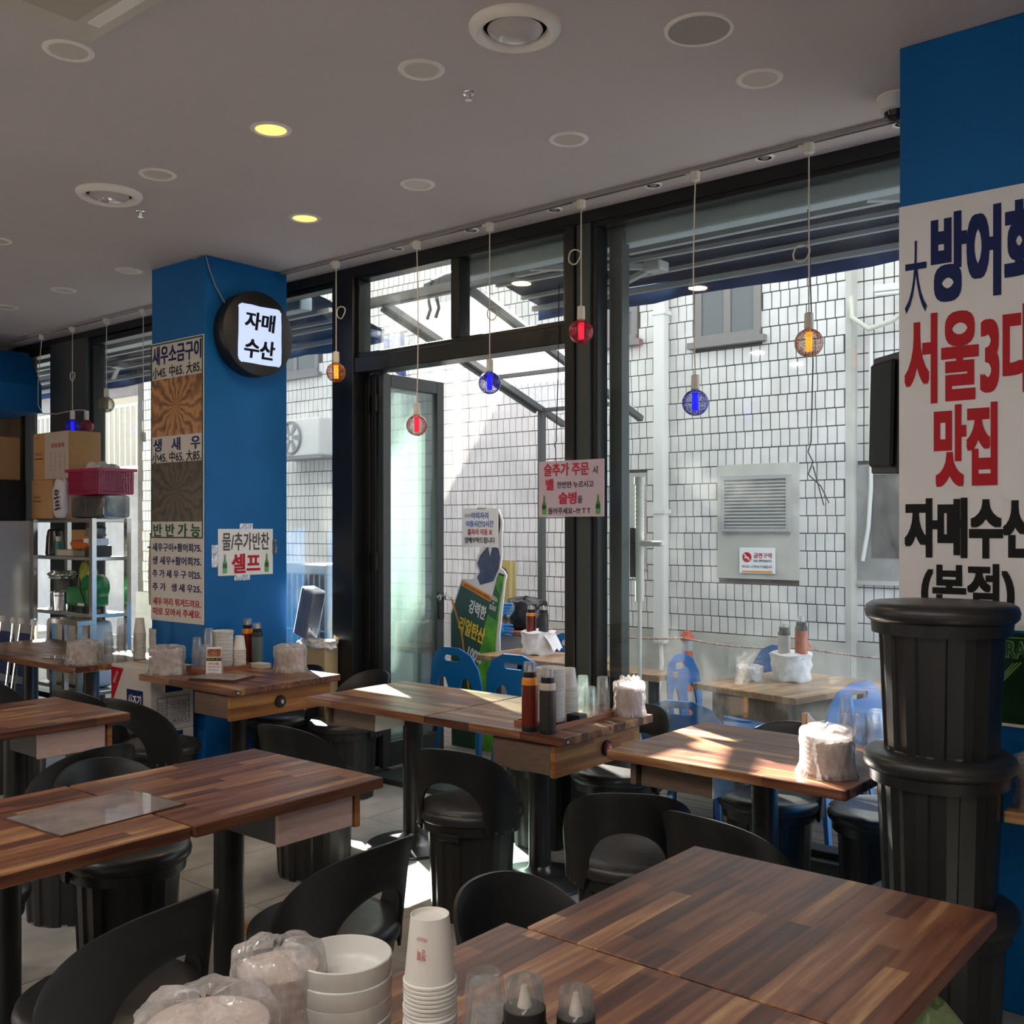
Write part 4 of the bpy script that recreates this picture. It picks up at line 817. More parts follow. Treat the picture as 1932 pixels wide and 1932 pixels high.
def shell_mesh():
    the, thh = R(86), R(40); n = 56; rows = 10
    z_at, z_top, hz0, hz1 = 0.365, 0.725, 0.40, 0.585
    V = []; F = []
    def rad(z): return 0.213+0.10*max(0, z-0.42)+0.15*max(0, z-0.62)
    cols = []
    for i in range(n+1):
        s = -1+2*i/n; th = the*s
        c = max(0.0, math.cos(math.pi/2*abs(s)**1.15)); zt = 0.45+(z_top-0.45)*(c**0.62)
        if abs(s) > 0.985: zt = 0.43
        zl = z_at if abs(th) >= thh else hz0+(hz1-hz0)*math.sqrt(max(0, 1-(th/thh)**2))
        if abs(th) >= thh and abs(th) < thh+R(3): zl = z_at
        cols.append((th, zl, max(zt, zl+0.02)))
    for side in (0, 1):
        for th, zl, zt in cols:
            for j in range(rows+1):
                z = zl+(zt-zl)*j/rows; e = 0.004*(1 if (0 < j < rows) else 0)
                r = rad(z)+(0.0 if side else 0.009)+(e if side == 0 else -e)
                V.append((r*math.cos(th), r*math.sin(th), z))
    m = rows+1; off = (n+1)*m
    for i in range(n):
        for j in range(rows):
            a, b_, c_, d_ = i*m+j, (i+1)*m+j, (i+1)*m+j+1, i*m+j+1
            F.append((a, b_, c_, d_)); F.append((off+d_, off+c_, off+b_, off+a))
        F.append((i*m+rows, (i+1)*m+rows, off+(i+1)*m+rows, off+i*m+rows)); F.append((off+i*m, off+(i+1)*m, (i+1)*m, i*m))
    for i in (0, n):
        for j in range(rows):
            q = (i*m+j, i*m+j+1, off+i*m+j+1, off+i*m+j); F.append(q if i == 0 else tuple(reversed(q)))
    return MB().add(V, F)
ME_shell = shell_mesh().mesh('backrest', M_chair, 50)
ME_plate = MB().box(0.206, 0.212, -0.045, 0.045, 0.345, 0.372).mesh('bracket_plate', M_leg, 0, bevel=0.003)
ME_bolt = MB().lathe([(0.007, 0), (0.007, 0.004), (0.0, 0.006)], 10, M=Matrix.Translation((0.223, 0, 0)) @ Matrix.Rotation(R(90), 4, 'Y')).mesh('bolt', M_base)
def stool(x, y, z, lab, rz=0, grp='black bucket stools'):
    t = thing('bucket_stool', lab, 'stool', (x, y, z), rz, group=grp)
    put('bucket', ME_bucket, t); put('rim', ME_lip, t); put('cushion', ME_cush, t); return t
def chair(x, y, rz, lab):
    t = thing('bucket_chair', lab, 'chair', (x, y, 0), rz, group='black bucket chairs with curved backs')
    put('bucket', ME_bucket, t); put('rim', ME_lip, t); put('cushion', ME_cush, t)
    s = put('backrest', ME_shell, t)
    for k in (-1, 1):
        for a in (52, 63, 74): put('bolt', ME_bolt, s, Matrix.Translation((0, 0, 0.378)) @ Matrix.Rotation(R(k*a), 4, 'Z'))
    put('bracket_plate', ME_plate, t, Matrix.Identity(4))
    return t
chair(-2.85, 3.20, -74, 'black chair pulled up in the centre, its whole bucket in view')
chair(-1.985, 3.07, -58, 'black chair in front of the sunlit table, right of centre')
chair(-1.52, 3.02, -96, 'black chair nearest the stacked stools, back sloping right')
chair(-3.74, 3.10, -82, 'black chair behind the pale pink drawer')
chair(-2.33, 1.97, 2, 'black chair in the foreground left of centre with seat showing through its arch')
chair(-2.38, 1.33, 8, 'nearest black chair in the bottom left corner')
chair(-3.43, 1.98, 180, 'black chair whose back rises behind the menu folder table')
chair(-4.12, 2.12, 4, 'black chair at the left edge table, curved back facing the camera')
chair(-4.93, 3.02, -84, 'black chair in front of the pillar table, its seat poking out at the right')
chair(-5.44, 2.99, -80, 'black chair in front of the seaweed cartons')
chair(-5.13, 3.99, 88, 'black chair behind the pillar table in front of the newspaper carton')
chair(-4.655, 4.10, 84, 'black chair between the pillar table and the folded doors')
chair(-2.72, 4.10, 86, 'black chair behind the bagged bowls of the red-bell table')
chair(-1.95, 4.13, 88, 'black chair behind the sunlit table, against the window')
chair(-1.43, 1.93, 178, 'black chair tucked at the left side of the large lower right table')
chair(-6.35, 2.92, -85, 'black chair in the deep shade under the bagged bowls left of the pillar')
chair(-6.95, 2.92, -85, 'black chair in the deep shade at the far left')
stool(-3.18, 4.14, 0, 'black backless stool behind the column of the red-bell table', 20)
stool(-1.48, 4.20, 0, 'black backless stool beside the right pillar under the sunlit table', 10)
stool(-3.42, 1.38, 0, 'black backless stool in the shade under the menu folder table', 0)
for k, lab in enumerate(('bottom stool of the three stacked beside the right pillar', 'middle stool of the three stacked beside the right pillar', 'top stool of the three stacked beside the right pillar')):
    stool(-0.985+(0.004, -0.004, 0.003)[k], 3.285, 0.4575*k, lab, (5, 17, 3)[k], 'black stools stacked by the right pillar')

# blue plastic chairs outside
def blue_chair_proto(loc, rz, lab):
    t = thing('plastic_chair', lab, 'chair', loc, rz, group='blue plastic chairs outside')
    out = [(-0.20, 0.0), (-0.235, 0.18), (-0.215, 0.30), (-0.16, 0.385), (-0.07, 0.425), (0.07, 0.425), (0.16, 0.385), (0.215, 0.30), (0.235, 0.18), (0.20, 0.0)]
    def slot(sx):
        return [(sx*0.055, 0.05), (sx*0.055, 0.17), (sx*0.075, 0.225), (sx*0.115, 0.235), (sx*0.15, 0.20), (sx*0.165, 0.13), (sx*0.155, 0.04), (sx*0.10, 0.03)][::sx]
    handle = rrect(-0.07, 0.07, 0.335, 0.375, 0.019, 4)
    me = poly_mesh('backrest', [out, slot(1), slot(-1), handle], 0.012, M_bluepl)
    subdivide(me, 0.05)
    for v in me.vertices:
        x, y, z = v.co; v.co = (x, -0.20-0.10*y+0.55*x*x*0.6-0.0+z*0.9, 0.43+y*0.98)
    me.polygons.foreach_set('use_smooth', [True]*len(me.polygons)); me.set_sharp_from_angle(angle=R(50))
    put('backrest', me, t)
    MB().add(*(lambda P: ([(x, y, 0.435-0.02*(1-(x/0.21)**2)*0.6) for x, y in P]+[(x, y, 0.412-0.012) for x, y in P], [tuple(range(len(P))), tuple(range(2*len(P)-1, len(P)-1, -1))]+[(i, len(P)+i, len(P)+(i+1) % len(P), (i+1) % len(P)) for i in range(len(P))]))(rrect(-0.21, 0.21, -0.21, 0.20, 0.06, 5))).build('seat', M_bluepl, t, 50)
    for sx in (-1, 1):
        for sy in (-1, 1):
            a = Vector((sx*0.185, sy*0.17, 0.41)); b_ = Vector((sx*0.215, sy*0.225, 0.0))
            V = []
            for p, w_ in ((a, 0.035), (b_, 0.022)):
                V += [(p.x-sx*w_, p.y, p.z), (p.x, p.y, p.z), (p.x, p.y-sy*w_, p.z), (p.x-sx*0.004, p.y-sy*w_, p.z), (p.x-sx*0.004, p.y-sy*0.004, p.z), (p.x-sx*w_, p.y-sy*0.004, p.z)]
            f = [(i, (i+1) % 6, 6+(i+1) % 6, 6+i) for i in range(6)]+[(0, 5, 4, 1), (1, 4, 3, 2), (6, 7, 10, 11), (7, 8, 9, 10)]
            MB().add(V, f).build('leg', M_bluepl, t, 0)
    return t
bc = blue_chair_proto((-4.37, 4.98, 0), -4, 'blue plastic chair just outside the open door leaf')
for x, y, rz, lab in [(-3.86, 4.94, 2, 'blue plastic chair behind the sauce bottles of the red-bell table'), (-4.32, 5.66, 178, 'blue plastic chair at the far side of the doorway table'),
        (-2.87, 5.38, -85, 'blue plastic chair at the left of the outdoor table'), (-2.93, 5.92, 155, 'blue plastic chair behind the bags on the outdoor table'),
        (-2.10, 5.02, 76, 'blue plastic chair at the near right of the outdoor table'), (-1.99, 5.52, 80, 'blue plastic chair at the far right of the outdoor table'),
        (-2.76, 4.93, 10, 'blue plastic chair just outside behind the bagged bowls')]:
    o = dup(bc, (x, y, 0), rz, lab)
    if x == -2.76: o.scale = (1, 1, 0.82)
def out_table(x0, x1, y0, y1, lab, rz=0, draw=True):
    t = thing('outdoor_table', lab, 'table', ((x0+x1)/2, (y0+y1)/2, 0), rz, group='wooden tables outside'); w, d = (x1-x0)/2, (y1-y0)/2
    MB().box(-w, w, -d, d, 0.715, 0.75).build('tabletop', M_woodout, t, smooth=0, bevel=0.003)
    for sx in (-1, 1):
        for sy in (-1, 1): MB().box(sx*(w-0.10)-0.02, sx*(w-0.10)+0.02, sy*(d-0.10)-0.02, sy*(d-0.10)+0.02, 0, 0.715).build('leg', M_leg, t, smooth=0)
    if draw: MB().box(-w+0.10, w-0.08, -d+0.05, d-0.25, 0.59, 0.712).build('drawer', mat('weathered_drawer', (0.14, 0.085, 0.05), 0.5, noise=0.35, nscale=9, stretch=(8, 1, 1)), t, smooth=0)
    else: MB().box(-w, w, -d-0.004, -d, 0.712, 0.722).build('edge_strip', M_steel, t, smooth=0)
    return t
M_woodout = wood('sunned_staves', 'y', [(0.05, (0.15, 0.075, 0.04)), (0.4, (0.27, 0.15, 0.085)), (0.7, (0.38, 0.23, 0.13)), (0.95, (0.52, 0.36, 0.20))], rough=0.35)
out_table(-4.55, -3.66, 5.16, 5.62, 'outdoor table seen through the doorway', draw=False)
out_table(-2.72, -2.045, 4.89, 5.73, 'outdoor table with wrapped basket beyond the right window', -12)
out_table(-3.62, -3.08, 5.08, 5.30, 'outdoor table beyond the left part of the right window', draw=False)
# ------------------------------------------------------------------ things on the tables
ORD = ['topmost', 'second', 'third', 'fourth', 'fifth', 'sixth', 'seventh', 'eighth', 'ninth', 'tenth', 'eleventh', 'twelfth', 'thirteenth', 'fourteenth', 'fifteenth', 'sixteenth', 'seventeenth', 'eighteenth', 'nineteenth', 'twentieth', 'twenty-first', 'twenty-second', 'twenty-third', 'twenty-fourth', 'twenty-fifth', 'twenty-sixth', 'twenty-seventh', 'twenty-eighth', 'twenty-ninth', 'thirtieth', 'thirty-first', 'thirty-second']
def ordl(k, what, where): return ('topmost %s, %s' % (what, where)) if k == 0 else ('%s %s down, %s' % (ORD[k], what, where))
def bowl_mesh(r, h):
    t = 0.0035
    return MB().lathe([(0, 0.004), (r*0.50, 0.003), (r*0.52, 0), (r*0.60, 0.0), (r*0.72, 0.004), (r*0.93, h*0.26), (r*0.985, h*0.45), (r, h), (r-0.002, h+0.0015), (r-t, h-0.001), (r*0.97-t, h*0.5), (r*0.89-t, h*0.30), (r*0.6, 0.012), (0, 0.0095)], 44).mesh('bowl', M_ceramic, 50)
def bowl_stack(x, y, z, r, n, pitch, h, where):
    me = bowl_mesh(r, h)
    for k in range(n):
        o = put('bowl', me); o.location = (x+random.uniform(-.0015, .0015), y+random.uniform(-.0015, .0015), z+(n-1-k)*pitch); tag(o, ordl(k, 'white bowl', where), 'bowl', 'white bowls stacked '+where)
def cup_mesh(r0, r1, h):       # upside-down paper cup, rim at the bottom
    return MB().lathe([(r1, 0.0), (r1+0.0022, 0.0015), (r1+0.0022, 0.0045), (r1, 0.006), (r0, h), (r0-0.0015, h), (r0-0.002, h-0.006), (0.0, h-0.006)], 36, cap=False).mesh('paper_cup', M_paper, 50)
def cup_stack(x, y, z, n, where, r0=0.0265, r1=0.037, h=0.088, pitch=0.0078, mark=True):
    me = cup_mesh(r0, r1, h)
    for k in range(n):
        o = put('paper_cup', me); o.location = (x+random.uniform(-.001, .001), y, z+(n-1-k)*pitch); tag(o, ordl(k, 'paper cup', where), 'paper cup', 'paper cups stacked '+where)
        if k == 0 and mark:
            a = math.atan2(-y, -x)-0.35; rr = (r0+r1)/2+0.0008
            Mx = Matrix.Rotation(a, 4, 'Z') @ Matrix.Translation((rr, 0, h*0.62)) @ Matrix.Rotation(R(-6), 4, 'Y') @ Matrix.Rotation(R(90), 4, 'Z') @ Matrix.Rotation(R(90), 4, 'X') @ Matrix.Rotation(R(180), 4, 'Z')
            text(o, 'Happy', M_red, 0.016, 0.007, Mx @ Matrix.Translation((0, -0.012, 0))); text(o, '행복', M_red, 0.014, 0.016, Mx @ Matrix.Translation((0, 0.010, 0)))
def glass_mesh(r0, r1, h): # upside-down tumbler: narrow foot up
    return MB().lathe([(r1, 0), (r1+0.001, 0.004), (r0, h-0.004), (r0-0.003, h), (r0*0.55, h-0.002), (r0*0.5, h-0.006), (0, h-0.006), (0, h-0.014), (r0-0.004, h-0.014), (r1-0.0025, 0.002)], 28, cap=False).mesh('tumbler', M_bowlglass, 50)
GM = glass_mesh(0.026, 0.033, 0.088); GT = glass_mesh(0.024, 0.032, 0.125)
def glasses(x, y, z, n, where, tall=False, pitch=0.045):
    for k in range(n):
        o = put('drinking_glass', GT if tall else GM); o.location = (x, y, z+(n-1-k)*pitch); tag(o, ordl(k, 'upturned glass', where) if n > 1 else 'single upturned glass '+where, 'glass', 'upturned glasses '+where)
def squeeze_bottle(x, y, z, h, liquid, collar, where, colr=M_dark, r=0.034):
    t = thing('sauce_bottle', where, 'bottle', (x, y, z), group='sauce squeeze bottles')
    hb = h*0.78
    MB().lathe([(r*0.96, 0), (r, 0.004), (r, 0.02), (r*0.985, 0.024)], 28).build('base', M_dark, t)
    MB().lathe([(r*0.985, 0.022), (r, 0.03), (r, hb*0.86)], 28, cap=False).build('body', liquid, t)
    MB().lathe([(r, hb*0.86), (r*0.99, hb*0.95), (r*0.86, hb)], 28, cap=False).build('shoulder', collar, t)
    MB().lathe([(r*0.80, hb), (r*0.82, hb+0.002), (r*0.82, hb+0.022), (0, hb+0.023)], 28).build('screw_collar', colr, t)
    MB().lathe([(0.010, hb+0.022), (0.004, hb+0.05), (0, hb+0.052)], 14).build('nozzle', mat('nozzle', (0.75, 0.68, 0.58), 0.4), t)
    MB().lathe([(r*0.76, hb+0.022), (r*0.74, h-0.004), (r*0.68, h), (0, h)], 28, cap=False).build('clear_cap', M_cap, t)
    return t
M_chili = mat('chili_sauce_body', (0.16, 0.018, 0.008), 0.25); M_soy = mat('soy_sauce_body', (0.03, 0.028, 0.028), 0.3); M_oran = mat('orange_collar', (0.75, 0.24, 0.015), 0.35); M_beige = mat('beige_collar', (0.55, 0.47, 0.40), 0.4)
M_dishes = mat('pinkish_dishes', (0.66, 0.55, 0.49), 0.5)
def wrapped(x, y, z, r, h, where, seed, tie=False, flat=1.0, dishes=M_dishes):
    rnd = random.Random(seed)
    t = thing('wrapped_dishes', where, 'plastic bag', (x, y, z), group='dishes wrapped in thin plastic bags')
    b = MB(); n = max(4, int(h/0.02)); hh = h*0.80
    prof = [(0, 0.003)]
    for k in range(n): prof += [(r*0.80, 0.003+hh*k/n), (r*0.88, 0.003+hh*(k+0.45)/n), (r*0.88, 0.003+hh*(k+0.85)/n)]
    prof += [(r*0.84, hh), (0, hh)]
    b.lathe(prof, 28).build('dishes', dishes, t)
    ph = [rnd.uniform(0, 6.28) for _ in range(8)]; V = []; F = []; m = 88; rows = 24
    for j in range(rows+1):
        s = j/rows
        for k in range(m):
            a = 2*math.pi*k/m
            wr = 0.020*math.sin(4*a+ph[0]+5*s)+0.016*math.sin(9*a+ph[1]-7*s)+0.014*math.sin(17*a+ph[2]+13*s)+0.012*math.sin(29*a+ph[3]-19*s)+0.010*math.sin(23*s+5*a)
            if s < 0.78: rr = r*(1.02+0.16*max(0, 0.18-s)/0.18+wr*(1.0+0.6*(1-s))); zz = h*0.94*s/0.78
            else:
                q = (s-0.78)/0.22; rr = r*(1.0+wr)*(1-q*0.86); zz = h*(0.94+0.06*math.sin(q*2.2)+wr*0.5*q)
            V.append((rr*math.cos(a), rr*math.sin(a), max(0.0015, zz+(0.004*math.sin(7*a+ph[4]) if j else 0))))
    for j in range(rows):
        for k in range(m):
            k2 = (k+1) % m; F.append((j*m+k, j*m+k2, (j+1)*m+k2, (j+1)*m+k))
    MB().add(V, F).build('bag', M_bag, t, 80)
    if tie:
        V = []; F = []
        for k in range(13):
            a = ph[5]+k*0.45
            for q, (rr, zz) in enumerate(((r*0.10, h*0.98), (r*0.45, h*1.10), (r*0.62, h*1.02))): V.append((rr*math.cos(a)*(1+0.2*math.sin(k*2)), rr*math.sin(a), zz+0.012*math.sin(k*3.1+q)))
        for k in range(12):
            for q in range(2): F.append((k*3+q, k*3+3+q, k*3+4+q, k*3+1+q))
        MB().add(V, F).build('knot_flap', M_bag, t, 80)
    return t
# --- table row at the bottom (nearest)
T0 = TT
bowl_stack(-1.243, 1.090, T0, 0.077, 5, 0.030, 0.050, 'on the nearest table')
cup_stack(-1.045, 1.083, T0, 31, 'on the nearest table', r0=0.0285, r1=0.0375, h=0.098, pitch=0.0062)
glasses(-0.952, 1.098, T0, 3, 'behind the paper cups, on the nearest table', pitch=0.066); glasses(-0.893, 1.045, T0, 3, 'in front, on the nearest table', pitch=0.064)
squeeze_bottle(-0.833, 1.040, T0, 0.262, M_soy, M_dark, 'taller capped sauce bottle at the bottom centre'); squeeze_bottle(-0.778, 1.078, T0, 0.252, M_soy, M_dark, 'shorter capped sauce bottle at the bottom centre, right one', r=0.031)
wrapped(-1.252, 0.845, T0, 0.098, 0.185, 'bag of dishes at the bottom edge, nearest the camera', 11); wrapped(-1.312, 1.015, T0, 0.072, 0.195, 'bag of dishes just left of the big bowl stack', 12)
# --- the red-bell table
ty = 3.66
tr = thing('wooden_tray', 'reddish wooden tray on the red-bell table', 'tray', (-2.685, 3.66, TT)); M_trayw = mat('red_brown_tray', (0.32, 0.12, 0.06), 0.45, noise=0.15, nscale=12, stretch=(8, 1, 1))
def tray_parts(t, w, d):
    MB().box(-w, w, -d, d, 0, 0.005).build('bottom', M_trayw, t, smooth=0)
    for s in (-1, 1):
        MB().box(s*w-0.004, s*w+0.004, -d, d, 0, 0.022).build('rim', M_trayw, t, smooth=0); MB().box(-w+0.004, w-0.004, s*d-0.004, s*d+0.004, 0, 0.022).build('rim', M_trayw, t, smooth=0)
tray_parts(tr, 0.105, 0.245)
Zt = TT+0.005
squeeze_bottle(-2.665, 3.362, TT, 0.288, M_chili, M_oran, 'red chili sauce bottle with orange collar on the red-bell table'); squeeze_bottle(-2.575, 3.368, TT, 0.268, M_soy, M_beige, 'dark soy sauce bottle with beige collar on the red-bell table')
bowl_stack(-2.690, 3.535, Zt, 0.066, 11, 0.0205, 0.034, 'on the tray of the red-bell table')
cup_stack(-2.700, 3.690, Zt, 18, 'on the tray of the red-bell table', mark=False)
tag(MB().box(-0.035, 0.035, -0.03, 0.03, 0, 0.035).build('toothpick_box', M_dark, smooth=0, bevel=0.003), 'small black box at the front of the tray on the red-bell table', 'box').location = (-2.612, 3.625, Zt)
glasses(-2.635, 3.755, Zt, 2, 'beside the paper cups on the red-bell table', pitch=0.048); glasses(-2.70, 3.795, Zt, 2, 'at the back of the tray on the red-bell table', tall=True, pitch=0.05); glasses(-2.630, 3.850, Zt, 2, 'nearest the bag on the red-bell table', tall=True, pitch=0.045)
wrapped(-2.535, 3.925, TT, 0.070, 0.158, 'bag of dishes on the right corner of the red-bell table', 21, tie=True)
# --- the pillar table by the pillar
wrapped(-5.345, 3.335, TT, 0.098, 0.165, 'bag of dishes on the left corner of the pillar table', 31); wrapped(-4.865, 3.85, TT, 0.092, 0.16, 'bag of dishes on the right side of the pillar table', 32)
t = thing('wooden_tray', 'reddish wooden tray against the pillar on the pillar table', 'tray', (-5.29, 3.65, TT)); tray_parts(t, 0.12, 0.19)
glasses(-5.30, 3.505, Zt, 2, 'front left on the pillar table', tall=True, pitch=0.07); glasses(-5.235, 3.52, Zt, 3, 'front right on the pillar table', pitch=0.035); glasses(-5.285, 3.575, Zt, 3, 'tallest pile on the pillar table', tall=True, pitch=0.06)
bowl_stack(-5.285, 3.67, Zt, 0.066, 10, 0.021, 0.034, 'on the pillar table'); cup_stack(-5.23, 3.755, Zt, 14, 'on the pillar table', mark=False)
squeeze_bottle(-5.335, 3.89, TT, 0.285, M_chili, M_oran, 'red chili sauce bottle with orange collar on the pillar table'); squeeze_bottle(-5.25, 3.90, TT, 0.262, mat('grey_green_sauce', (0.10, 0.13, 0.12), 0.35), M_dark, 'grey green sauce bottle on the pillar table')
tc = thing('table_card', 'small printed card standing on the pillar table', 'card', (-5.12, 3.50, TT), 40)
MB().add([(-0.045, -0.012, 0), (0.045, -0.012, 0), (0.045, 0.004, 0.155), (-0.045, 0.004, 0.155), (-0.045, 0.03, 0), (0.045, 0.03, 0), (0.045, 0.006, 0.156), (-0.045, 0.006, 0.156)], [(0, 1, 2, 3), (5, 4, 7, 6), (3, 2, 6, 7)]).build('folded_card', M_sheet, tc, smooth=0)
Mc = Matrix.Translation((0, -0.0105, 0.0)) @ Matrix.Rotation(R(-5.9), 4, 'X')
MB().box(-0.04, 0.04, -0.003, -0.0015, 0.10, 0.145, Mc).build('food_picture', mat('food_picture', (0.30, 0.12, 0.05), 0.5, noise=0.9, nscale=30), tc, smooth=0)
MB().box(-0.043, 0.043, -0.003, -0.0015, 0.076, 0.094, Mc).build('black_band', M_black, tc, smooth=0)
text(tc, '원산지 표시', M_yellow, 0.075, 0.011, Mc @ face_negY(0, -0.004, 0.085)); text(tc, '테이블', M_red, 0.06, 0.013, Mc @ face_negY(0, -0.003, 0.06)); text(tc, '이용시간 2시간', M_red, 0.074, 0.011, Mc @ face_negY(0, -0.003, 0.042)); text(tc, '부탁드립니다', M_navy, 0.06, 0.010, Mc @ face_negY(0, -0.003, 0.024))
tag(MB().box(-0.055, 0.055, -0.035, 0.035, 0, 0.03).build('match_box', mat('pale_match_box', (0.55, 0.52, 0.44), 0.6), smooth=0, bevel=0.002), 'small pale box in front of the sauce bottles on the pillar table', 'box').location = (-5.12, 3.83, TT)
def menu_folder(x, y, z, rz, w, d, where, n=1):
    t = thing('menu_folder', where, 'menu', (x, y, z), rz, group='laminated menu folders')
    for k in range(n):
        MB().box(-w+0.004*k, w, -d, d-0.005*k, 0.006*k, 0.006*k+0.004).build('cover', mat('brown_cover', (0.10, 0.045, 0.03), 0.4), t, smooth=0)
    z1_ = 0.006*(n-1)+0.004
    MB().box(-w+0.006, w-0.006, -d+0.006, d-0.006, z1_, z1_+0.001).build('page', mat('printed_page', (0.50, 0.42, 0.40), 0.35, noise=0.35, nscale=9), t, smooth=0)
    MB().box(-w, w, -d, d, z1_+0.001, z1_+0.0018).build('clear_sleeve', clear('sleeve_film', (0.95, 0.95, 0.95), 0.16, rough=0.03, haze=0.04, dirt=0.05), t, smooth=0)
    return t
menu_folder(-2.90, 1.575, TT, 4, 0.150, 0.205, 'laminated menu folder lying across the two tables at the left')
menu_folder(-4.90, 3.40, TT, 20, 0.15, 0.105, 'pile of menu folders on the pillar table', 3)
# --- shaded tables left of the pillar
wrapped(-6.12, 3.24, TT, 0.10, 0.15, 'bag of dishes on the dark table left of the pillar', 41)
for k, (x, y, n, tl) in enumerate(((-6.10, 3.39, 3, False), (-6.05, 3.45, 4, True), (-6.12, 3.50, 3, True))): glasses(x, y, TT, n, ['front', 'tallest', 'rear'][k]+' glass pile on the dark left table', tall=tl, pitch=0.05)
cup_stack(-6.09, 3.60, TT, 22, 'on the dark left table', mark=False, h=0.10); bowl_stack(-6.07, 3.73, TT, 0.066, 8, 0.022, 0.034, 'on the dark left table')
menu_folder(-6.50, 3.32, TT, 15, 0.12, 0.09, 'menu folder on the dark table left of the pillar')
# --- sunlit table
wrapped(-1.40, 3.42, TT, 0.090, 0.168, 'bag of dishes on the sunlit table beside the stacked stools', 51)
glasses(-1.505, 3.66, TT, 1, 'at the left of the glasses on the sunlit table'); glasses(-1.44, 3.70, TT, 3, 'left pile on the sunlit table', tall=True, pitch=0.055); glasses(-1.36, 3.62, TT, 3, 'right pile on the sunlit table', pitch=0.052); glasses(-1.37, 3.80, TT, 2, 'rear pile on the sunlit table', tall=True, pitch=0.05)
cd = thing('acrylic_card_stand', 'small white sign on a wooden block behind the glasses of the sunlit table', 'sign', (-1.62, 3.86, TT), -20)
MB().box(-0.07, -0.05, -0.012, 0.012, 0.0, 0.115).build('block', mat('pale_block', (0.6, 0.4, 0.24), 0.5), cd, smooth=0); MB().add([(-0.05, -0.002, 0.02), (0.09, -0.002, 0.02), (-0.05, -0.002, 0.115), (-0.05, 0.003, 0.02), (0.09, 0.003, 0.02), (-0.05, 0.003, 0.115)], [(0, 1, 2), (5, 4, 3), (0, 3, 4, 1), (1, 4, 5, 2), (2, 5, 3, 0)]).build('plate', M_sheet, cd, smooth=0)
# --- right counter and hanging bags
wrapped(-0.72, 3.45, TT, 0.085, 0.16, 'bag of dishes on the wall counter at the right edge', 61)
def hang_bag(loc, lab, w, h, m, seed):
    t = thing('hanging_bag', lab, 'plastic bag', loc, group='plastic bags hung under tables'); rnd = random.Random(seed); V = []; F = []; n = 28; rows = 8
    for j in range(rows+1):
        s = j/rows
        for k in range(n):
            a = 2*math.pi*k/n; q = (0.25+0.75*math.sin(min(1, s*1.3)*math.pi/2))*(1+0.10*math.sin(5*a+seed)+0.06*math.sin(9*a+4*s))
            V.append((w*q*math.cos(a), w*0.55*q*math.sin(a), -h*s+0.01*math.sin(3*a)))
    for j in range(rows):
        for k in range(n): F.append((j*n+k, (j+1)*n+k, (j+1)*n+(k+1) % n, j*n+(k+1) % n))
    F.append(tuple(rows*n+k for k in range(n)))
    MB().add(V, F).build('bag', m, t, 80)
    MB().tube([(-w*0.2, 0, 0), (-w*0.1, 0, 0.05), (0, 0, 0.062), (w*0.1, 0, 0.05), (w*0.2, 0, 0)], 0.006, 6).build('handle', m, t)
hang_bag((-0.68, 2.14, 0.64), 'pale green plastic bag hanging under the large lower right table', 0.17, 0.30, M_bagg, 1)
hang_bag((-4.44, 2.34, 0.53), 'yellowish plastic bag hanging under the left edge table', 0.10, 0.16, clear('yellow_bag', (0.8, 0.75, 0.5), 0.1, haze=0.5, dirt=0.3, dcol=(0.5, 0.42, 0.2)), 2)
# --- outdoor tables
def basket(x, y, z, where, lean):
    t = thing('wrapped_basket', where, 'basket', (x, y, z), group='bag-covered caddies on outdoor tables')
    V = []; F = []; n = 40; prof = [(0.105, 0), (0.112, 0.02), (0.10, 0.05), (0.112, 0.085), (0.104, 0.12), (0.118, 0.15), (0.09, 0.158), (0.06, 0.14)]
    for j, (r_, z_) in enumerate(prof):
        for k in range(n):
            a = 2*math.pi*k/n; q = 1+0.04*math.sin(7*a+j*1.7)+0.03*math.sin(15*a-j); V.append((r_*q*math.cos(a), r_*q*math.sin(a), max(0, z_+0.006*math.sin(4*a+j*2))))
    for j in range(len(prof)-1):
        for k in range(n): F.append((j*n+k, j*n+(k+1) % n, (j+1)*n+(k+1) % n, (j+1)*n+k))
    F.append(tuple((len(prof)-1)*n+k for k in range(n)))
    MB().add(V, F).build('plastic_cover', M_bagw, t, 80)
    V = []; F = []
    for k in range(9):
        for q in range(4): V.append((0.10+0.06*q*lean+0.0, -0.06+0.015*k, 0.13-0.03*q+0.012*math.sin(k*1.7+q)))
    for k in range(8):
        for q in range(3): F.append((k*4+q, k*4+4+q, k*4+5+q, k*4+1+q))
    MB().add(V, F).build('loose_flap', M_bagw, t, 80)
    return t
M_bagw = mat('white_poly_bag', (0.80, 0.80, 0.80), 0.4, bump=0.6, bscale=25)
basket(-4.25, 5.45, TT, 'white bag-covered caddy on the doorway table', 0.4); squeeze_bottle(-4.30, 5.44, TT+0.12, 0.20, M_chili, M_oran, 'red sauce bottle in the caddy on the doorway table'); squeeze_bottle(-4.21, 5.46, TT+0.12, 0.20, M_soy, M_dark, 'dark sauce bottle in the caddy on the doorway table')
basket(-2.42, 5.40, TT, 'white bag-covered caddy on the outdoor table beyond the right window', -0.5); squeeze_bottle(-2.36, 5.40, TT+0.12, 0.24, mat('orange_sauce', (0.42, 0.09, 0.02), 0.3), M_dark, 'orange sauce bottle in the caddy beyond the right window'); squeeze_bottle(-2.47, 5.42, TT+0.12, 0.19, M_beige, M_dark, 'pale sauce bottle in the caddy beyond the right window')
wrapped(-2.60, 5.25, TT, 0.075, 0.085, 'limp bag lying on the outdoor table beyond the right window', 71, dishes=M_bagw)

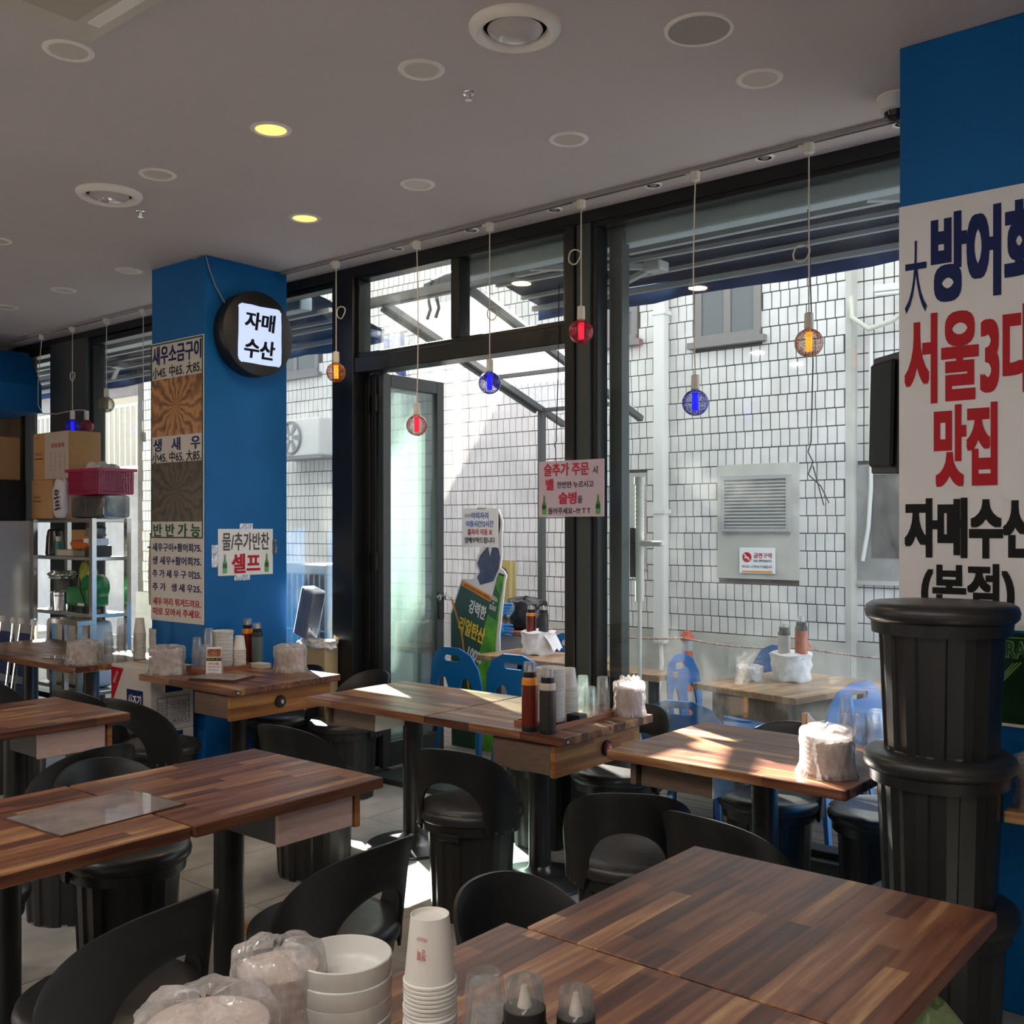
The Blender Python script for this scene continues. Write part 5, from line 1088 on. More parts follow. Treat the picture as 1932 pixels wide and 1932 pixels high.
# ------------------------------------------------------------------ beside the doors: standee and clutter in the alley
sd = thing('beer_standee', 'cardboard beer standee of a person in a navy jacket with a tilted bottle', 'standee', (-4.885, 5.55, -0.03)); sd.scale = (0.72, 1, 1)
sil = [(-0.34, 0.0), (-0.36, 0.75), (-0.20, 1.02), (-0.06, 1.02), (0.02, 1.14), (-0.02, 1.28), (0.02, 1.42), (0.09, 1.50), (0.11, 1.62), (0.15, 1.72), (0.22, 1.78), (0.29, 1.76), (0.34, 1.68), (0.33, 1.55), (0.33, 1.40), (0.31, 1.22), (0.36, 1.17), (0.39, 1.10), (0.37, 1.00), (0.30, 0.62), (0.31, 0.30), (0.30, 0.0)]
put('white_board', poly_mesh('white_board', [[(x, y if y < 0.1 else y+0.25*min(1.0, max(0.0, (1.45-y)/0.45))) for x, y in sil]], 0.012, M_sheet, smooth=0), sd, face_negY(0, 0, 0))
def zm(z): return z if z < 0.1 else z+0.25*min(1.0, max(0.0, (1.45-z)/0.45))
def inset(pts, m_, z, nm):
    pts = [(x, zm(y)) for x, y in pts]
    return put(nm, poly_mesh(nm, [pts], 0.002, m_, smooth=0), sd, face_negY(0, -0.007-z, 0))
inset([(0.01, 1.05), (0.05, 1.15), (0.01, 1.28), (0.05, 1.41), (0.12, 1.48), (0.20, 1.52), (0.29, 1.48), (0.31, 1.38), (0.29, 1.20), (0.22, 1.0), (0.05, 0.97)], mat('navy_jacket_print', (0.02, 0.035, 0.09), 0.4, noise=0.6, nscale=12), 0, 'jacket_print')
inset([(0.15, 1.52), (0.18, 1.40), (0.22, 1.52)], M_whiteink, 0.001, 'shirt_collar'); inset([(0.10, 1.60), (0.12, 1.50), (0.17, 1.50), (0.16, 1.60)], mat('skin_print', (0.55, 0.30, 0.20), 0.5), 0.001, 'hand_print')
inset(ellipse(0.24, 1.66, 0.075, 0.10, 20), mat('brown_hair_print', (0.10, 0.06, 0.045), 0.5), 0.001, 'hair_print')
inset([(-0.335, 0.02), (-0.345, 0.74), (-0.19, 0.995), (0.23, 0.88), (0.14, 0.02)], M_darkgreen, 0.0005, 'green_panel'); inset([(-0.19, 1.0), (-0.20, 0.96), (0.21, 0.845), (0.23, 0.885)], M_orange, 0.001, 'orange_bar')
for a, c_ in (((-0.34, 0.86), (-0.20, 0.62)), ((-0.20, 0.62), (-0.10, 0.20))): 
    d_ = Vector((c_[0]-a[0], c_[1]-a[1])); n_ = Vector((-d_.y, d_.x)).normalized()*0.011; inset([(a[0]-n_.x, a[1]-n_.y), (c_[0]-n_.x, c_[1]-n_.y), (c_[0]+n_.x, c_[1]+n_.y), (a[0]+n_.x, a[1]+n_.y)], M_orange, 0.0012, 'orange_line')
Mr = face_negY(0, 0, 0)
bt = [(-0.02, 0.02), (0.24, 0.02), (0.27, 0.30), (0.25, 0.55), (0.295, 0.78), (0.355, 1.02), (0.365, 1.11), (0.30, 1.14), (0.27, 1.06), (0.20, 0.86), (0.10, 0.66), (0.02, 0.40)]
M_beer = mat('lime_bottle_print', (0.12, 0.42, 0.03), 0.3, noise=0.7, nscale=5)
inset(bt, M_beer, 0.0016, 'bottle_print'); inset([(0.15, 0.76), (0.265, 0.72), (0.31, 0.90), (0.25, 0.98)], mat('label_green', (0.01, 0.10, 0.03), 0.4), 0.002, 'bottle_label'); inset([(0.30, 1.14), (0.29, 1.11), (0.36, 1.085), (0.365, 1.11)], M_black, 0.002, 'bottle_cap')
tl = Matrix.Rotation(R(-14), 4, 'Z')
for s, m_, w_, h_, x, z, bo in [('강력한', M_whiteink, 0.23, 0.105, 0.02, 0.79, 0.03), ('리얼탄산', M_yellow, 0.36, 0.125, -0.06, 0.64, 0.035), ('100%', M_whiteink, 0.20, 0.085, -0.02, 0.46, 0.03)]: text(sd, s, m_, w_, h_, face_negY(x, -0.0105, zm(z)) @ tl, bo, shear=0.15)
text(sd, 'TERRA', M_whiteink, 0.10, 0.032, face_negY(0.235, -0.0115, 1.13) @ Matrix.Rotation(R(-14), 4, 'Z'), 0.02); text(sd, 'x', M_whiteink, 0.018, 0.016, face_negY(0.23, -0.0115, 1.095), 0.02); text(sd, 'SON7', M_whiteink, 0.09, 0.036, face_negY(0.22, -0.0115, 1.06) @ Matrix.Rotation(R(-14), 4, 'Z'), 0.02)
text(sd, '라거의 반전 라거의 리얼탄산', M_black, 0.36, 0.024, face_negY(0.02, -0.0105, 1.168) @ Matrix.Rotation(R(-15), 4, 'Z'), 0.01)
MB().box(-0.01, 0.01, 0.006, 0.25, 0.0, 0.5).build('back_strut', M_card, sd, smooth=0)
pn = thing('seating_notice', 'white paper notice about outdoor seats taped over the standee', 'notice', (-4.840, 5.53, 1.60)); pn.scale = (0.9, 1, 0.84)
MB().box(-0.19, 0.19, -0.002, 0.002, -0.165, 0.17).build('sheet', M_sheet, pn, smooth=0)
M_ink = mat('blue_ink', (0.015, 0.09, 0.38), 0.5)
for s, m_, w_, h_, x, z in [('안녕', M_grey, 0.06, 0.03, -0.13, 0.105), ('야외자리', M_ink, 0.18, 0.058, 0.0, 0.105), ('이용시간!2시간', M_ink, 0.29, 0.055, 0.0, 0.035), ('홀자리 이동 X', M_red, 0.26, 0.055, 0.0, -0.035), ('양해부탁드립니다', M_black, 0.32, 0.052, 0.0, -0.105)]: text(pn, s, m_, w_, h_, face_negY(x, -0.003, z), 0.02)
MB().box(-0.03, 0.06, -0.004, -0.002, 0.16, 0.20).build('tape', M_clearbag, pn, smooth=0)
yb_ = thing('yellow_board', 'yellow printed board leaning behind the vinyl curtain', 'sign', (-5.42, 6.5, -0.03))
MB().box(-0.16, 0.12, -0.005, 0.005, 0.92, 1.36).build('board', mat('yellow_board', (0.72, 0.50, 0.05), 0.5), yb_, smooth=0); MB().lathe([(0.055, 0), (0.055, 0.002), (0, 0.002)], 24, M=Matrix.Translation((-0.02, -0.005, 1.25)) @ Matrix.Rotation(R(90), 4, 'X')).build('emblem', M_navy, yb_)
MB().box(-0.02, 0.0, -0.005, 0.005, 0.0, 0.92).build('stake', M_grey, yb_, smooth=0)
def crumple(name, loc, sz, m, lab, cat, seed, parent=None, amp=0.14, group=None):
    rnd = random.Random(seed); ph = [rnd.uniform(0, 6) for _ in range(6)]; V = []; F = []; n, rows = 36, 18
    for j in range(rows+1):
        f = math.pi*j/rows
        for k in range(n):
            a = 2*math.pi*k/n; q = 1+amp*(0.5*math.sin(3*a+ph[0]+2*f)+0.4*math.sin(6*a+ph[1]-3*f)+0.35*math.sin(11*a+ph[2]+5*f)+0.3*math.sin(7*f+ph[3]))
            sn = math.sin(f)**0.5 if math.sin(f) > 1e-6 else 0.0; cz = math.cos(f); V.append((sz[0]*q*sn*math.cos(a), sz[1]*q*sn*math.sin(a), max(0.0, sz[2]*(1-math.copysign(abs(cz)**0.7, cz)*(q if cz < 0 else 1.0)))))
    for j in range(rows):
        for k in range(n): F.append((j*n+k, j*n+(k+1) % n, (j+1)*n+(k+1) % n, (j+1)*n+k))
    o = MB().add(V, F).build(name, m, parent, 60); o.location = loc
    if lab: tag(o, lab, cat, group)
    return o
M_bb = mat('black_bin_bag', (0.015, 0.015, 0.017), 0.22, bump=0.4, bscale=30)
bx_ = thing('crate_box', 'grey storage crate outside behind the doorway table', 'crate', (-4.99, 6.22, -0.03)); MB().box(-0.16, 0.16, -0.14, 0.14, 0, 0.82).build('crate', mat('grey_crate', (0.30, 0.29, 0.28), 0.6), bx_, smooth=0, bevel=0.01); MB().box(-0.17, 0.17, -0.15, 0.15, 0.80, 0.84).build('lid', mat('dull_red_lid', (0.35, 0.12, 0.08), 0.6), bx_, smooth=0, bevel=0.008)
crumple('bin_bag', (-4.98, 6.22, 0.812), (0.19, 0.13, 0.12), M_bb, 'black bin bag heaped on the crate behind the doorway table', 'bag', 3)
gv = thing('rubber_gloves', 'light blue rubber gloves drying on the crate beside the bin bag', 'gloves', (-5.06, 6.02, 0.75))
M_gl = mat('light_blue_rubber', (0.05, 0.28, 0.62), 0.45)
for k in range(2):
    z = 0.06+0.16*k
    MB().tube([(-0.02, 0, z-0.06), (0.0, -0.01, z), (0.05, -0.01, z+0.02)], [0.03, 0.038, 0.035], 10).build('palm', M_gl, gv)
    for q in range(4): MB().tube([(0.05, -0.012, z+0.045-0.022*q), (0.10, -0.014, z+0.05-0.024*q), (0.14-0.01*abs(q-1), -0.014, z+0.05-0.026*q)], [0.011, 0.010, 0.007], 8).build('finger', M_gl, gv)
    MB().tube([(0.0, -0.02, z+0.03), (0.02, -0.03, z+0.07), (0.03, -0.03, z+0.10)], [0.012, 0.011, 0.007], 8).build('thumb', M_gl, gv)
tag(MB().tube([(-5.80, 5.5, -0.03), (-5.75, 5.5, 0.5), (-5.70, 5.5, 0.85), (-5.65, 5.5, 1.05), (-5.58, 5.52, 1.0), (-5.55, 5.5, 0.8), (-5.50, 5.48, 0.75), (-5.45, 5.5, 0.85), (-5.42, 5.52, 1.0)], 0.022, 10).build('blue_hose', mat('pale_blue_hose', (0.12, 0.38, 0.62), 0.4)), 'pale blue hose looped behind the open glass door', 'hose')
# wire rack outside the narrow window
rk = thing('wire_rack', 'white wire display rack outside the narrow window', 'rack', (-6.25, 5.15, -0.03))
M_rk = mat('white_wire', (0.75, 0.75, 0.75), 0.4)
MB().box(-0.45, 0.42, -0.2, 0.2, 1.28, 1.36).build('top_panel', M_rk, rk, smooth=0, bevel=0.01); MB().box(-0.45, 0.42, -0.2, 0.2, 0.05, 0.09).build('bottom_panel', M_rk, rk, smooth=0)
wr = MB().box(-0.004, 0.004, -0.204, -0.196, 0.09, 1.28).mesh('wire', M_rk, 0)
for k in range(14): put('wire', wr, rk, Matrix.Translation((-0.43+k*0.064, 0, 0)))
for z in (0.45, 0.86): MB().box(-0.45, 0.42, -0.205, -0.195, z, z+0.01).build('cross_wire', M_rk, rk, smooth=0)
MB().box(-0.45, 0.42, 0.19, 0.2, 0.09, 1.28).build('dark_lining', mat('blue_grey_lining', (0.05, 0.08, 0.14), 0.4, noise=0.5, nscale=5), rk, smooth=0)
for x in (-0.44, 0.41): MB().box(x-0.015, x+0.015, -0.2, 0.2, 0, 1.28).build('side_post', M_rk, rk, smooth=0)
# cartons inside by the narrow window
def carton(name, loc, rz, w, d, h, m, lab, grp=None, flap=True):
    t = thing(name, lab, 'box', loc, rz, group=grp)
    MB().box(-w, w, -d, d, 0, h).build('carton', m, t, smooth=0, bevel=0.003)
    if flap: MB().box(-w, w, -0.022, 0.022, h, h+0.0012).build('tape', mat('tan_tape', (0.42, 0.28, 0.14), 0.35), t, smooth=0)
    return t
carton('cardboard_box', (-5.27, 4.385, 0), 0, 0.15, 0.055, 0.42, M_card, 'lower plain carton under the newspaper carton by the narrow window')
op = thing('open_carton', 'open carton of newspapers by the narrow window', 'box', (-5.27, 4.385, 0.422))
M_cardlt = mat('pale_cardboard', (0.52, 0.40, 0.22), 0.7)
b = MB(); b.box(-0.15, 0.15, -0.055, 0.055, 0, 0.006).box(-0.15, -0.144, -0.055, 0.055, 0.006, 0.40).box(0.144, 0.15, -0.055, 0.055, 0.006, 0.40).box(-0.144, 0.144, -0.055, -0.049, 0.006, 0.40).box(-0.144, 0.144, 0.049, 0.055, 0.006, 0.40); b.build('carton', M_cardlt, op, smooth=0)
MB().add([(0.10, 0.05, 0.40), (0.15, 0.05, 0.40), (0.15, 0.075, 0.50), (0.10, 0.075, 0.53), (0.10, 0.053, 0.40), (0.15, 0.053, 0.40), (0.15, 0.078, 0.50), (0.10, 0.078, 0.53)], [(0,3,2,1),(4,5,6,7),(0,1,5,4),(1,2,6,5),(2,3,7,6),(3,0,4,7)]).build('flap', M_cardlt, op, smooth=0)
crumple('newspaper_pile', (-5.25, 4.385, 0.80), (0.17, 0.07, 0.035), mat('newsprint', (0.62, 0.62, 0.65), 0.6, noise=0.6, nscale=18), 'crumpled newspapers on the open carton', 'newspaper', 8, amp=0.2)
nb = thing('napkin_pack', 'leaning shrink-wrapped pack of pale blue napkins at the narrow window', 'napkins', (-5.44, 4.385, 0.86), 0)
Ml = Matrix.Translation((0.06, 0, 0.0)) @ Matrix.Rotation(R(16), 4, 'Y')
for k in range(6): MB().box(-0.075+k*0.022, -0.055+k*0.022, -0.05, 0.05, 0.02, 0.34, Ml).build('napkin_block', mat('pale_blue_paper', (0.34, 0.42, 0.62), 0.7), nb, smooth=0, bevel=0.004)
MB().box(-0.08, 0.062, -0.055, 0.055, 0.016, 0.35, Ml).build('wrap', M_clearbag, nb, smooth=0, bevel=0.01)
# seaweed cartons between the tables
for k, z in enumerate((0, 0.38)):
    t = carton('seaweed_carton', (-5.735, 3.475, z), 0, 0.225, 0.145, 0.378, M_cardw, ['lower printed white carton beside the left pillar', 'upper printed white carton with red corner beside the left pillar'][k], 'printed white cartons by the pillar')
    y = -0.1465
    MB().add([(-0.222, y, 0.36), (-0.08, y, 0.36), (-0.222, y, 0.12)], [(0, 2, 1)]).build('red_corner', M_red, t, smooth=0)
    text(t, '재래식탁', M_whiteink, 0.09, 0.03, face_negY(-0.165, y-0.001, 0.30) @ Matrix.Rotation(R(58), 4, 'Z'))
    MB().box(-0.04, 0.14, y-0.001, y, 0.06, 0.24).build('blue_label', M_navy, t, smooth=0); text(t, '사조김', M_whiteink, 0.15, 0.085, face_negY(0.05, y-0.0015, 0.17), 0.02); text(t, '맛있는 김', M_whiteink, 0.12, 0.022, face_negY(0.05, y-0.0015, 0.09))
    x = 0.2262
    MB().box(x-0.001, x, -0.05, 0.07, 0.23, 0.37).build('blue_label', M_navy, t, smooth=0); text(t, '사조김', M_whiteink, 0.10, 0.07, face_posX(x, 0.01, 0.31), 0.02)
    b = MB()
    for q in range(6): b.box(x-0.001, x+0.0005, -0.105, 0.115, 0.035+0.033*q, 0.037+0.033*q)
    for yy in (-0.105, -0.04, 0.113): b.box(x-0.001, x+0.0005, yy, yy+0.002, 0.035, 0.202)
    b.build('printed_table', M_navy, t, smooth=0)
    for q, s in enumerate(('-A021', '가정 보관 표기일까지', '도시락김 24매 (24개)', '사조김')): text(t, s, M_navy, 0.11, 0.017, face_posX(x, 0.035, 0.086+0.033*q-0.033))
    for q in range(3): text(t, '제 품 명', M_navy, 0.05, 0.014, face_posX(x, -0.072, 0.086+0.033*q))

# ------------------------------------------------------------------ kitchen shelf and its clutter
SX0, SX1, SY0, SY1 = -8.47, -7.52, 4.05, 4.34
sh = thing('steel_shelf', 'stainless steel shelf unit loaded with boxes and bags', 'shelf', ((SX0+SX1)/2, (SY0+SY1)/2, 0)); w, d = (SX1-SX0)/2, (SY1-SY0)/2
for sx in (-1, 1):
    for sy in (-1, 1): MB().box(sx*w-0.024, sx*w+0.024, sy*d-0.018, sy*d+0.018, 0, 1.675).build('post', M_steel, sh, smooth=0)
for z in (0.30, 0.90, 1.345, 1.645): MB().box(-w, w, -d, d, z, z+0.03).build('shelf_board', M_steel, sh, smooth=0, bevel=0.004)
SZ = lambda k: (0.33, 0.93, 1.375, 1.675)[k]
def on_shelf(px, k, dy=0.0): p = atY(px, 1000, 4.195+dy); return (p.x, 4.195+dy, SZ(k))
p = (-8.30, 4.20, 1.675)
for k, (hh, z) in enumerate(((0.32, 1.6755), (0.385, 1.9975))):
    t = carton('cardboard_box', (-8.37 if k == 0 else -8.22, 4.20, z), 0, 0.18 if k == 0 else 0.30, 0.135, hh, M_card, ['lower brown carton with torn flap on the steel shelf', 'large upper brown carton with printed table on the steel shelf'][k])
    w_ = 0.18 if k == 0 else 0.30
    M_cardp = mat('grey_white_carton_face', (0.50, 0.42, 0.37), 0.7)
    if k == 1:
        MB().box(-0.10, w_-0.004, -0.1362, -0.135, 0.004, hh-0.004).build('pale_side', M_cardp, t, smooth=0)
        b = MB()
        for q in range(5): b.box(0.0, 0.24, -0.1375, -0.1365, 0.07+0.035*q, 0.072+0.035*q)
        for q in range(4): b.box(0.08*q, 0.08*q+0.002, -0.1375, -0.1365, 0.07, 0.212)
        b.build('printed_table', M_grey, t, smooth=0)
        for q, s in enumerate(('☂', '▣', '⚠', '♢')): MB().box(0.02+0.055*q, 0.058+0.055*q, -0.1375, -0.1365, 0.255, 0.29).build('care_mark', mat('faded_red_ink', (0.42, 0.10, 0.12), 0.6), t, smooth=0)
    text(t, '귀사내드림', M_black, 0.11, 0.03, face_negY(-w_+0.10, -0.1375, hh*0.55)); MB().box(-w_+0.03, -w_+0.17, -0.1372, -0.136, hh*0.44, hh*0.46).build('underline', M_black, t, smooth=0)
    text(t, '내용물 확인', M_black, 0.08, 0.012, face_negY(-w_+0.08, -0.1375, hh*0.9))
bk = thing('red_basket', 'dark pink plastic basket with square mesh on top of the shelf', 'basket', (-7.62, 4.17, 1.86)); M_bk = mat('dark_pink_plastic', (0.42, 0.02, 0.09), 0.35)
bw, bd, bh = 0.235, 0.14, 0.20
MB().box(-bw, bw, -bd, bd, 0, 0.008).build('bottom', M_bk, bk, smooth=0)
for s in (-1, 1):
    MB().box(-bw-0.02, bw+0.02, s*(bd+0.012)-0.012, s*(bd+0.012)+0.012, bh-0.022, bh).build('rim', M_bk, bk, smooth=0); MB().box(s*(bw+0.012)-0.012, s*(bw+0.012)+0.012, -bd, bd, bh-0.022, bh).build('rim', M_bk, bk, smooth=0)
b = MB()
for k in range(25): x = -bw+2*bw*k/24; b.box(x-0.0028, x+0.0028, -bd-0.003, -bd+0.003, 0.008, bh-0.02).box(x-0.0028, x+0.0028, bd-0.003, bd+0.003, 0.008, bh-0.02)
for k in range(15): y = -bd+2*bd*k/14; b.box(-bw-0.003, -bw+0.003, y-0.004, y+0.004, 0.008, bh-0.02).box(bw-0.003, bw+0.003, y-0.004, y+0.004, 0.008, bh-0.02)
for k in range(10):
    z = 0.01+0.0185*k; b.box(-bw, bw, -bd-0.003, -bd+0.003, z, z+0.0055).box(-bw, bw, bd-0.003, bd+0.003, z, z+0.0055).box(-bw-0.003, -bw+0.003, -bd, bd, z, z+0.0055).box(bw-0.003, bw+0.003, -bd, bd, z, z+0.0055)
o = b.build('lattice', M_bk, bk, smooth=0); o['kind'] = 'stuff'
crumple('paper_bundle', (-7.68, 4.17, 1.869), (0.12, 0.09, 0.12), mat('white_tissue', (0.72, 0.70, 0.68), 0.7), 'white paper bundle sticking out of the pink basket', 'paper', 15)
crumple('paper_bundle', (-7.48, 4.17, 1.869), (0.085, 0.08, 0.11), mat('grey_white_tissue', (0.60, 0.60, 0.58), 0.7), 'grey white bundle at the right end of the pink basket', 'paper', 16)
bpk = thing('black_pack', 'black packs in clear film under the pink basket', 'pack', (-7.70, 4.19, 1.676))
for q, (xa, xb) in enumerate(((-0.20, 0.02), (0.03, 0.25))): MB().box(xa, xb, -0.105, 0.10, 0.004, 0.168).build('pack', mat('shiny_black_film', (0.012, 0.013, 0.014), 0.18, bump=0.5, bscale=26), bpk, smooth=40, bevel=0.02, seg=2)
MB().box(-0.215, 0.30, -0.115, 0.11, 0.0, 0.18).build('film', M_clearbag, bpk, smooth=40, bevel=0.03, seg=2)
wbg = crumple('printed_bag', (-8.02, 4.055, 1.676), (0.11, 0.045, 0.16), mat('white_print_bag', (0.66, 0.62, 0.66), 0.5), 'white plastic bag with black print on top of the shelf', 'bag', 18, amp=0.07)
text(wbg, '이비', M_black, 0.16, 0.08, face_negY(0.02, -0.052, 0.15) @ Matrix.Rotation(R(-80), 4, 'Z'), 0.02)
kt = thing('electric_kettle', 'black and steel electric kettle on the shelf', 'kettle', (-8.33, 4.16, 1.3755)); MB().lathe([(0.075, 0), (0.078, 0.01), (0.07, 0.15), (0.062, 0.20)], 28).build('body', mat('dark_steel', (0.06, 0.055, 0.05), 0.2, metal=0.9), kt); MB().lathe([(0.062, 0.20), (0.05, 0.215), (0.012, 0.22), (0.012, 0.235), (0, 0.235)], 24).build('lid', M_dark, kt); MB().tube([(0.06, -0.02, 0.19), (0.11, -0.03, 0.19), (0.12, -0.03, 0.12), (0.08, -0.02, 0.03)], 0.011, 8).build('handle', M_dark, kt)
carton('cardboard_box', (-8.00, 4.24, 1.3755), 0, 0.10, 0.06, 0.21, M_card, 'plain carton standing on the middle shelf')
carton('cardboard_box', (-7.98, 4.11, 1.3755), 0, 0.13, 0.05, 0.05, mat('cream_flat_box', (0.52, 0.47, 0.38), 0.6), 'flat cream box on the middle shelf')
crumple('orange_cloth', (-7.80, 4.12, 1.43), (0.17, 0.055, 0.035), mat('orange_cloth', (0.62, 0.13, 0.015), 0.7, bump=0.4, bscale=12), 'folded orange cloth on the middle shelf', 'cloth', 19, amp=0.12)
tb_ = thing('teal_bottle', 'teal spray can on the middle shelf', 'bottle', (-8.14, 4.09, 1.3755)); MB().lathe([(0.026, 0), (0.026, 0.10), (0.02, 0.115)], 20).build('can', mat('teal_can', (0.01, 0.22, 0.22), 0.3), tb_); MB().lathe([(0.02, 0.115), (0.02, 0.155), (0, 0.157)], 20).build('cap', M_white, tb_)
carton('small_box', (-7.66, 4.17, 1.3755), 0, 0.075, 0.075, 0.085, M_dark, 'black box behind the steel post', flap=False); o = carton('small_box', (-7.655, 4.15, 1.4615), 5, 0.08, 0.06, 0.055, M_sheet, 'white box with black brush lettering on the middle shelf', flap=False); text(o, '초대', M_black, 0.06, 0.04, face_negY(0.02, -0.061, 0.028), 0.03)
crumple('plastic_wad', (-7.70, 4.18, 1.518), (0.10, 0.06, 0.045), mat('grey_film', (0.25, 0.24, 0.24), 0.25), 'grey crumpled plastic on the middle shelf boxes', 'plastic', 20, amp=0.2)
crumple('foil_pack', (-8.22, 4.16, 0.9305+0.25), (0.14, 0.09, 0.035), mat('crumpled_foil', (0.6, 0.58, 0.55), 0.2, metal=0.9, bump=0.6, bscale=30), 'crumpled silver foil pack on the lower shelf', 'foil', 21, amp=0.2)
carton('dark_box', (-8.30, 4.25, 0.9305), 0, 0.14, 0.055, 0.248, M_dark, 'black box on the lower shelf', flap=False)
crumple('yellow_green_bag', (-7.98, 4.26, 0.9305), (0.12, 0.05, 0.19), mat('yellow_green_film', (0.40, 0.42, 0.06), 0.3), 'yellow green bag at the back of the lower shelf', 'bag', 22)
gm = thing('green_machine', 'green portable gas burner case on the lower shelf', 'machine', (-7.79, 4.16, 0.9305)); M_gm = mat('green_enamel', (0.01, 0.20, 0.05), 0.3)
MB().box(-0.20, 0.16, -0.09, 0.09, 0.045, 0.20).build('body', M_gm, gm, smooth=40, bevel=0.03, seg=3); MB().lathe([(0.085, -0.08), (0.10, -0.06), (0.10, 0.06), (0.085, 0.08)], 28, M=Matrix.Translation((0.10, 0, 0.20)) @ Matrix.Rotation(R(90), 4, 'X')).build('drum', M_gm, gm)
for x in (-0.15, 0.11):
    for y in (-0.06, 0.06): MB().lathe([(0.016, 0), (0.016, 0.05)], 10, (x, y, 0)).build('foot', M_dark, gm)
MB().box(0.0, 0.10, -0.092, -0.09, 0.055, 0.075).build('badge', M_whiteink, gm, smooth=0); MB().tube([(0.05, -0.10, 0.27), (0.08, -0.11, 0.18), (0.14, -0.11, 0.10), (0.17, -0.10, 0.05)], 0.006, 6).build('cable', M_dark, gm)
pt = thing('steel_pot', 'stainless steel bucket pot on the lower shelf', 'pot', (-8.095, 4.095, 0.9305)); MB().lathe([(0.07, 0), (0.075, 0.005), (0.085, 0.15), (0.092, 0.155), (0.088, 0.16), (0.08, 0.15), (0.07, 0.01), (0, 0.01)], 32).build('pot_body', M_chrome, pt); MB().lathe([(0.0835, 0.12), (0.087, 0.124), (0.085, 0.13)], 32, cap=False).build('band', M_chrome, pt)
wb = thing('strapped_bundle', 'white wrapped bundle with two yellow straps under the shelf', 'bundle', (-7.95, 4.19, 0.331)); MB().box(-0.40, 0.30, -0.11, 0.11, 0, 0.53).build('bundle', mat('white_wrap', (0.72, 0.71, 0.70), 0.5, bump=0.3, bscale=15), wb, smooth=50, bevel=0.05, seg=3)
for x in (-0.20, 0.12): MB().box(x-0.03, x+0.03, -0.114, 0.114, -0.0005, 0.536).build('strap', M_yellow, wb, smooth=40, bevel=0.02)
# steel work cart in front
wc = thing('steel_cart', 'low steel work table in front of the shelf', 'work table', (-7.66, 3.955, 0)); MB().box(-0.22, 0.22, -0.07, 0.07, 0.855, 0.895).build('top', M_steel, wc, smooth=0, bevel=0.003)
for x in (-0.20, 0.20):
    for y in (-0.05, 0.05): MB().box(x-0.018, x+0.018, y-0.018, y+0.018, 0, 0.855).build('leg', M_steel, wc, smooth=0)
# calendar on the left window
ca = thing('wall_calendar', 'yellowed calendar sheet hanging at the left window', 'calendar', (-7.22, 4.44, 1.33))
V = []; F = []
for j in range(9):
    for x in (-0.14, 0.14): V.append((x, -0.03*math.sin(j/8*2.6)*(1 if x > 0 else 0.5), 0.22-0.56*j/8))
for j in range(8): F.append((2*j, 2*j+2, 2*j+3, 2*j+1))
MB().add(V, F).build('sheet', mat('yellowed_paper', (0.50, 0.42, 0.24), 0.7), ca, smooth=60); MB().box(-0.14, 0.14, -0.004, 0.004, 0.215, 0.23).build('clip_bar', M_dark, ca, smooth=0)
text(ca, '횡성각 중화요리', M_black, 0.18, 0.03, face_negY(0.02, -0.025, 0.17)); MB().box(-0.13, 0.13, -0.028, -0.026, 0.11, 0.125).build('green_rule', M_green, ca, smooth=0)
for r_ in range(5): text(ca, '1  2  3  4  5', M_black, 0.22, 0.018, face_negY(0.0, -0.036, 0.08-0.05*r_))
# fridge, air curtain and hood at the kitchen end
fr = thing('refrigerator', 'white refrigerator at the left edge', 'refrigerator', (-9.05, 3.80, 0)); M_fr = mat('fridge_white', (0.52, 0.51, 0.50), 0.3)
MB().box(-0.45, 0.42, -0.30, 0.30, 0.05, 1.66).build('cabinet', M_fr, fr, smooth=0, bevel=0.015, seg=2); MB().box(-0.44, 0.41, -0.305, -0.30, 1.05, 1.065).build('door_gap', M_dark, fr, smooth=0)
for q in range(2):
    for k in range(12): MB().box(-0.10+0.28*q, 0.10+0.28*q, -0.304, -0.30, 0.78+0.018*k, 0.786+0.018*k).build('vent_slit', M_dark, fr, smooth=0)
MB().tube([(-0.3, -0.31, 1.50), (-0.1, -0.312, 1.42), (0.15, -0.312, 1.36), (0.32, -0.312, 1.38), (0.40, -0.312, 1.42)], 0.008, 8).build('power_cable', M_dark, fr); MB().box(-0.05, 0.14, -0.305, -0.30, 1.12, 1.135).build('handle_slot', M_dark, fr, smooth=0); MB().box(-0.4, 0.4, -0.28, 0.28, 0, 0.05).build('plinth', M_dark, fr, smooth=0)
aq = thing('louvre_heater', 'black louvred heater unit on top of the refrigerator', 'heater', (-9.10, 3.82, 1.661)); MB().box(-0.40, 0.42, -0.26, 0.26, 0, 0.34).build('case', M_dark, aq, smooth=0)
for k in range(6): MB().box(-0.40, 0.42, -0.275, -0.26, 0.03+0.055*k, 0.042+0.055*k).build('louvre', M_steel, aq, smooth=0)
t = carton('cardboard_box', (-9.10, 3.86, 2.002), 0, 0.40, 0.18, 0.36, M_card, 'wide brown carton on the black heater at the left edge')
for k in range(3): crumple('clear_bundle', (-9.27+0.24*k, 3.625, 2.002), (0.12, 0.05, 0.11-0.02*(k % 2)), [mat('violet_grey_film', (0.28, 0.26, 0.36), 0.2), M_bb, mat('silver_film', (0.42, 0.41, 0.42), 0.2)][k], ['violet grey wrapped cups on the black heater', 'dark wrapped bundle on the black heater', 'silver wrapped bundle on the black heater'][k], 'bundle', 30+k, amp=0.1)
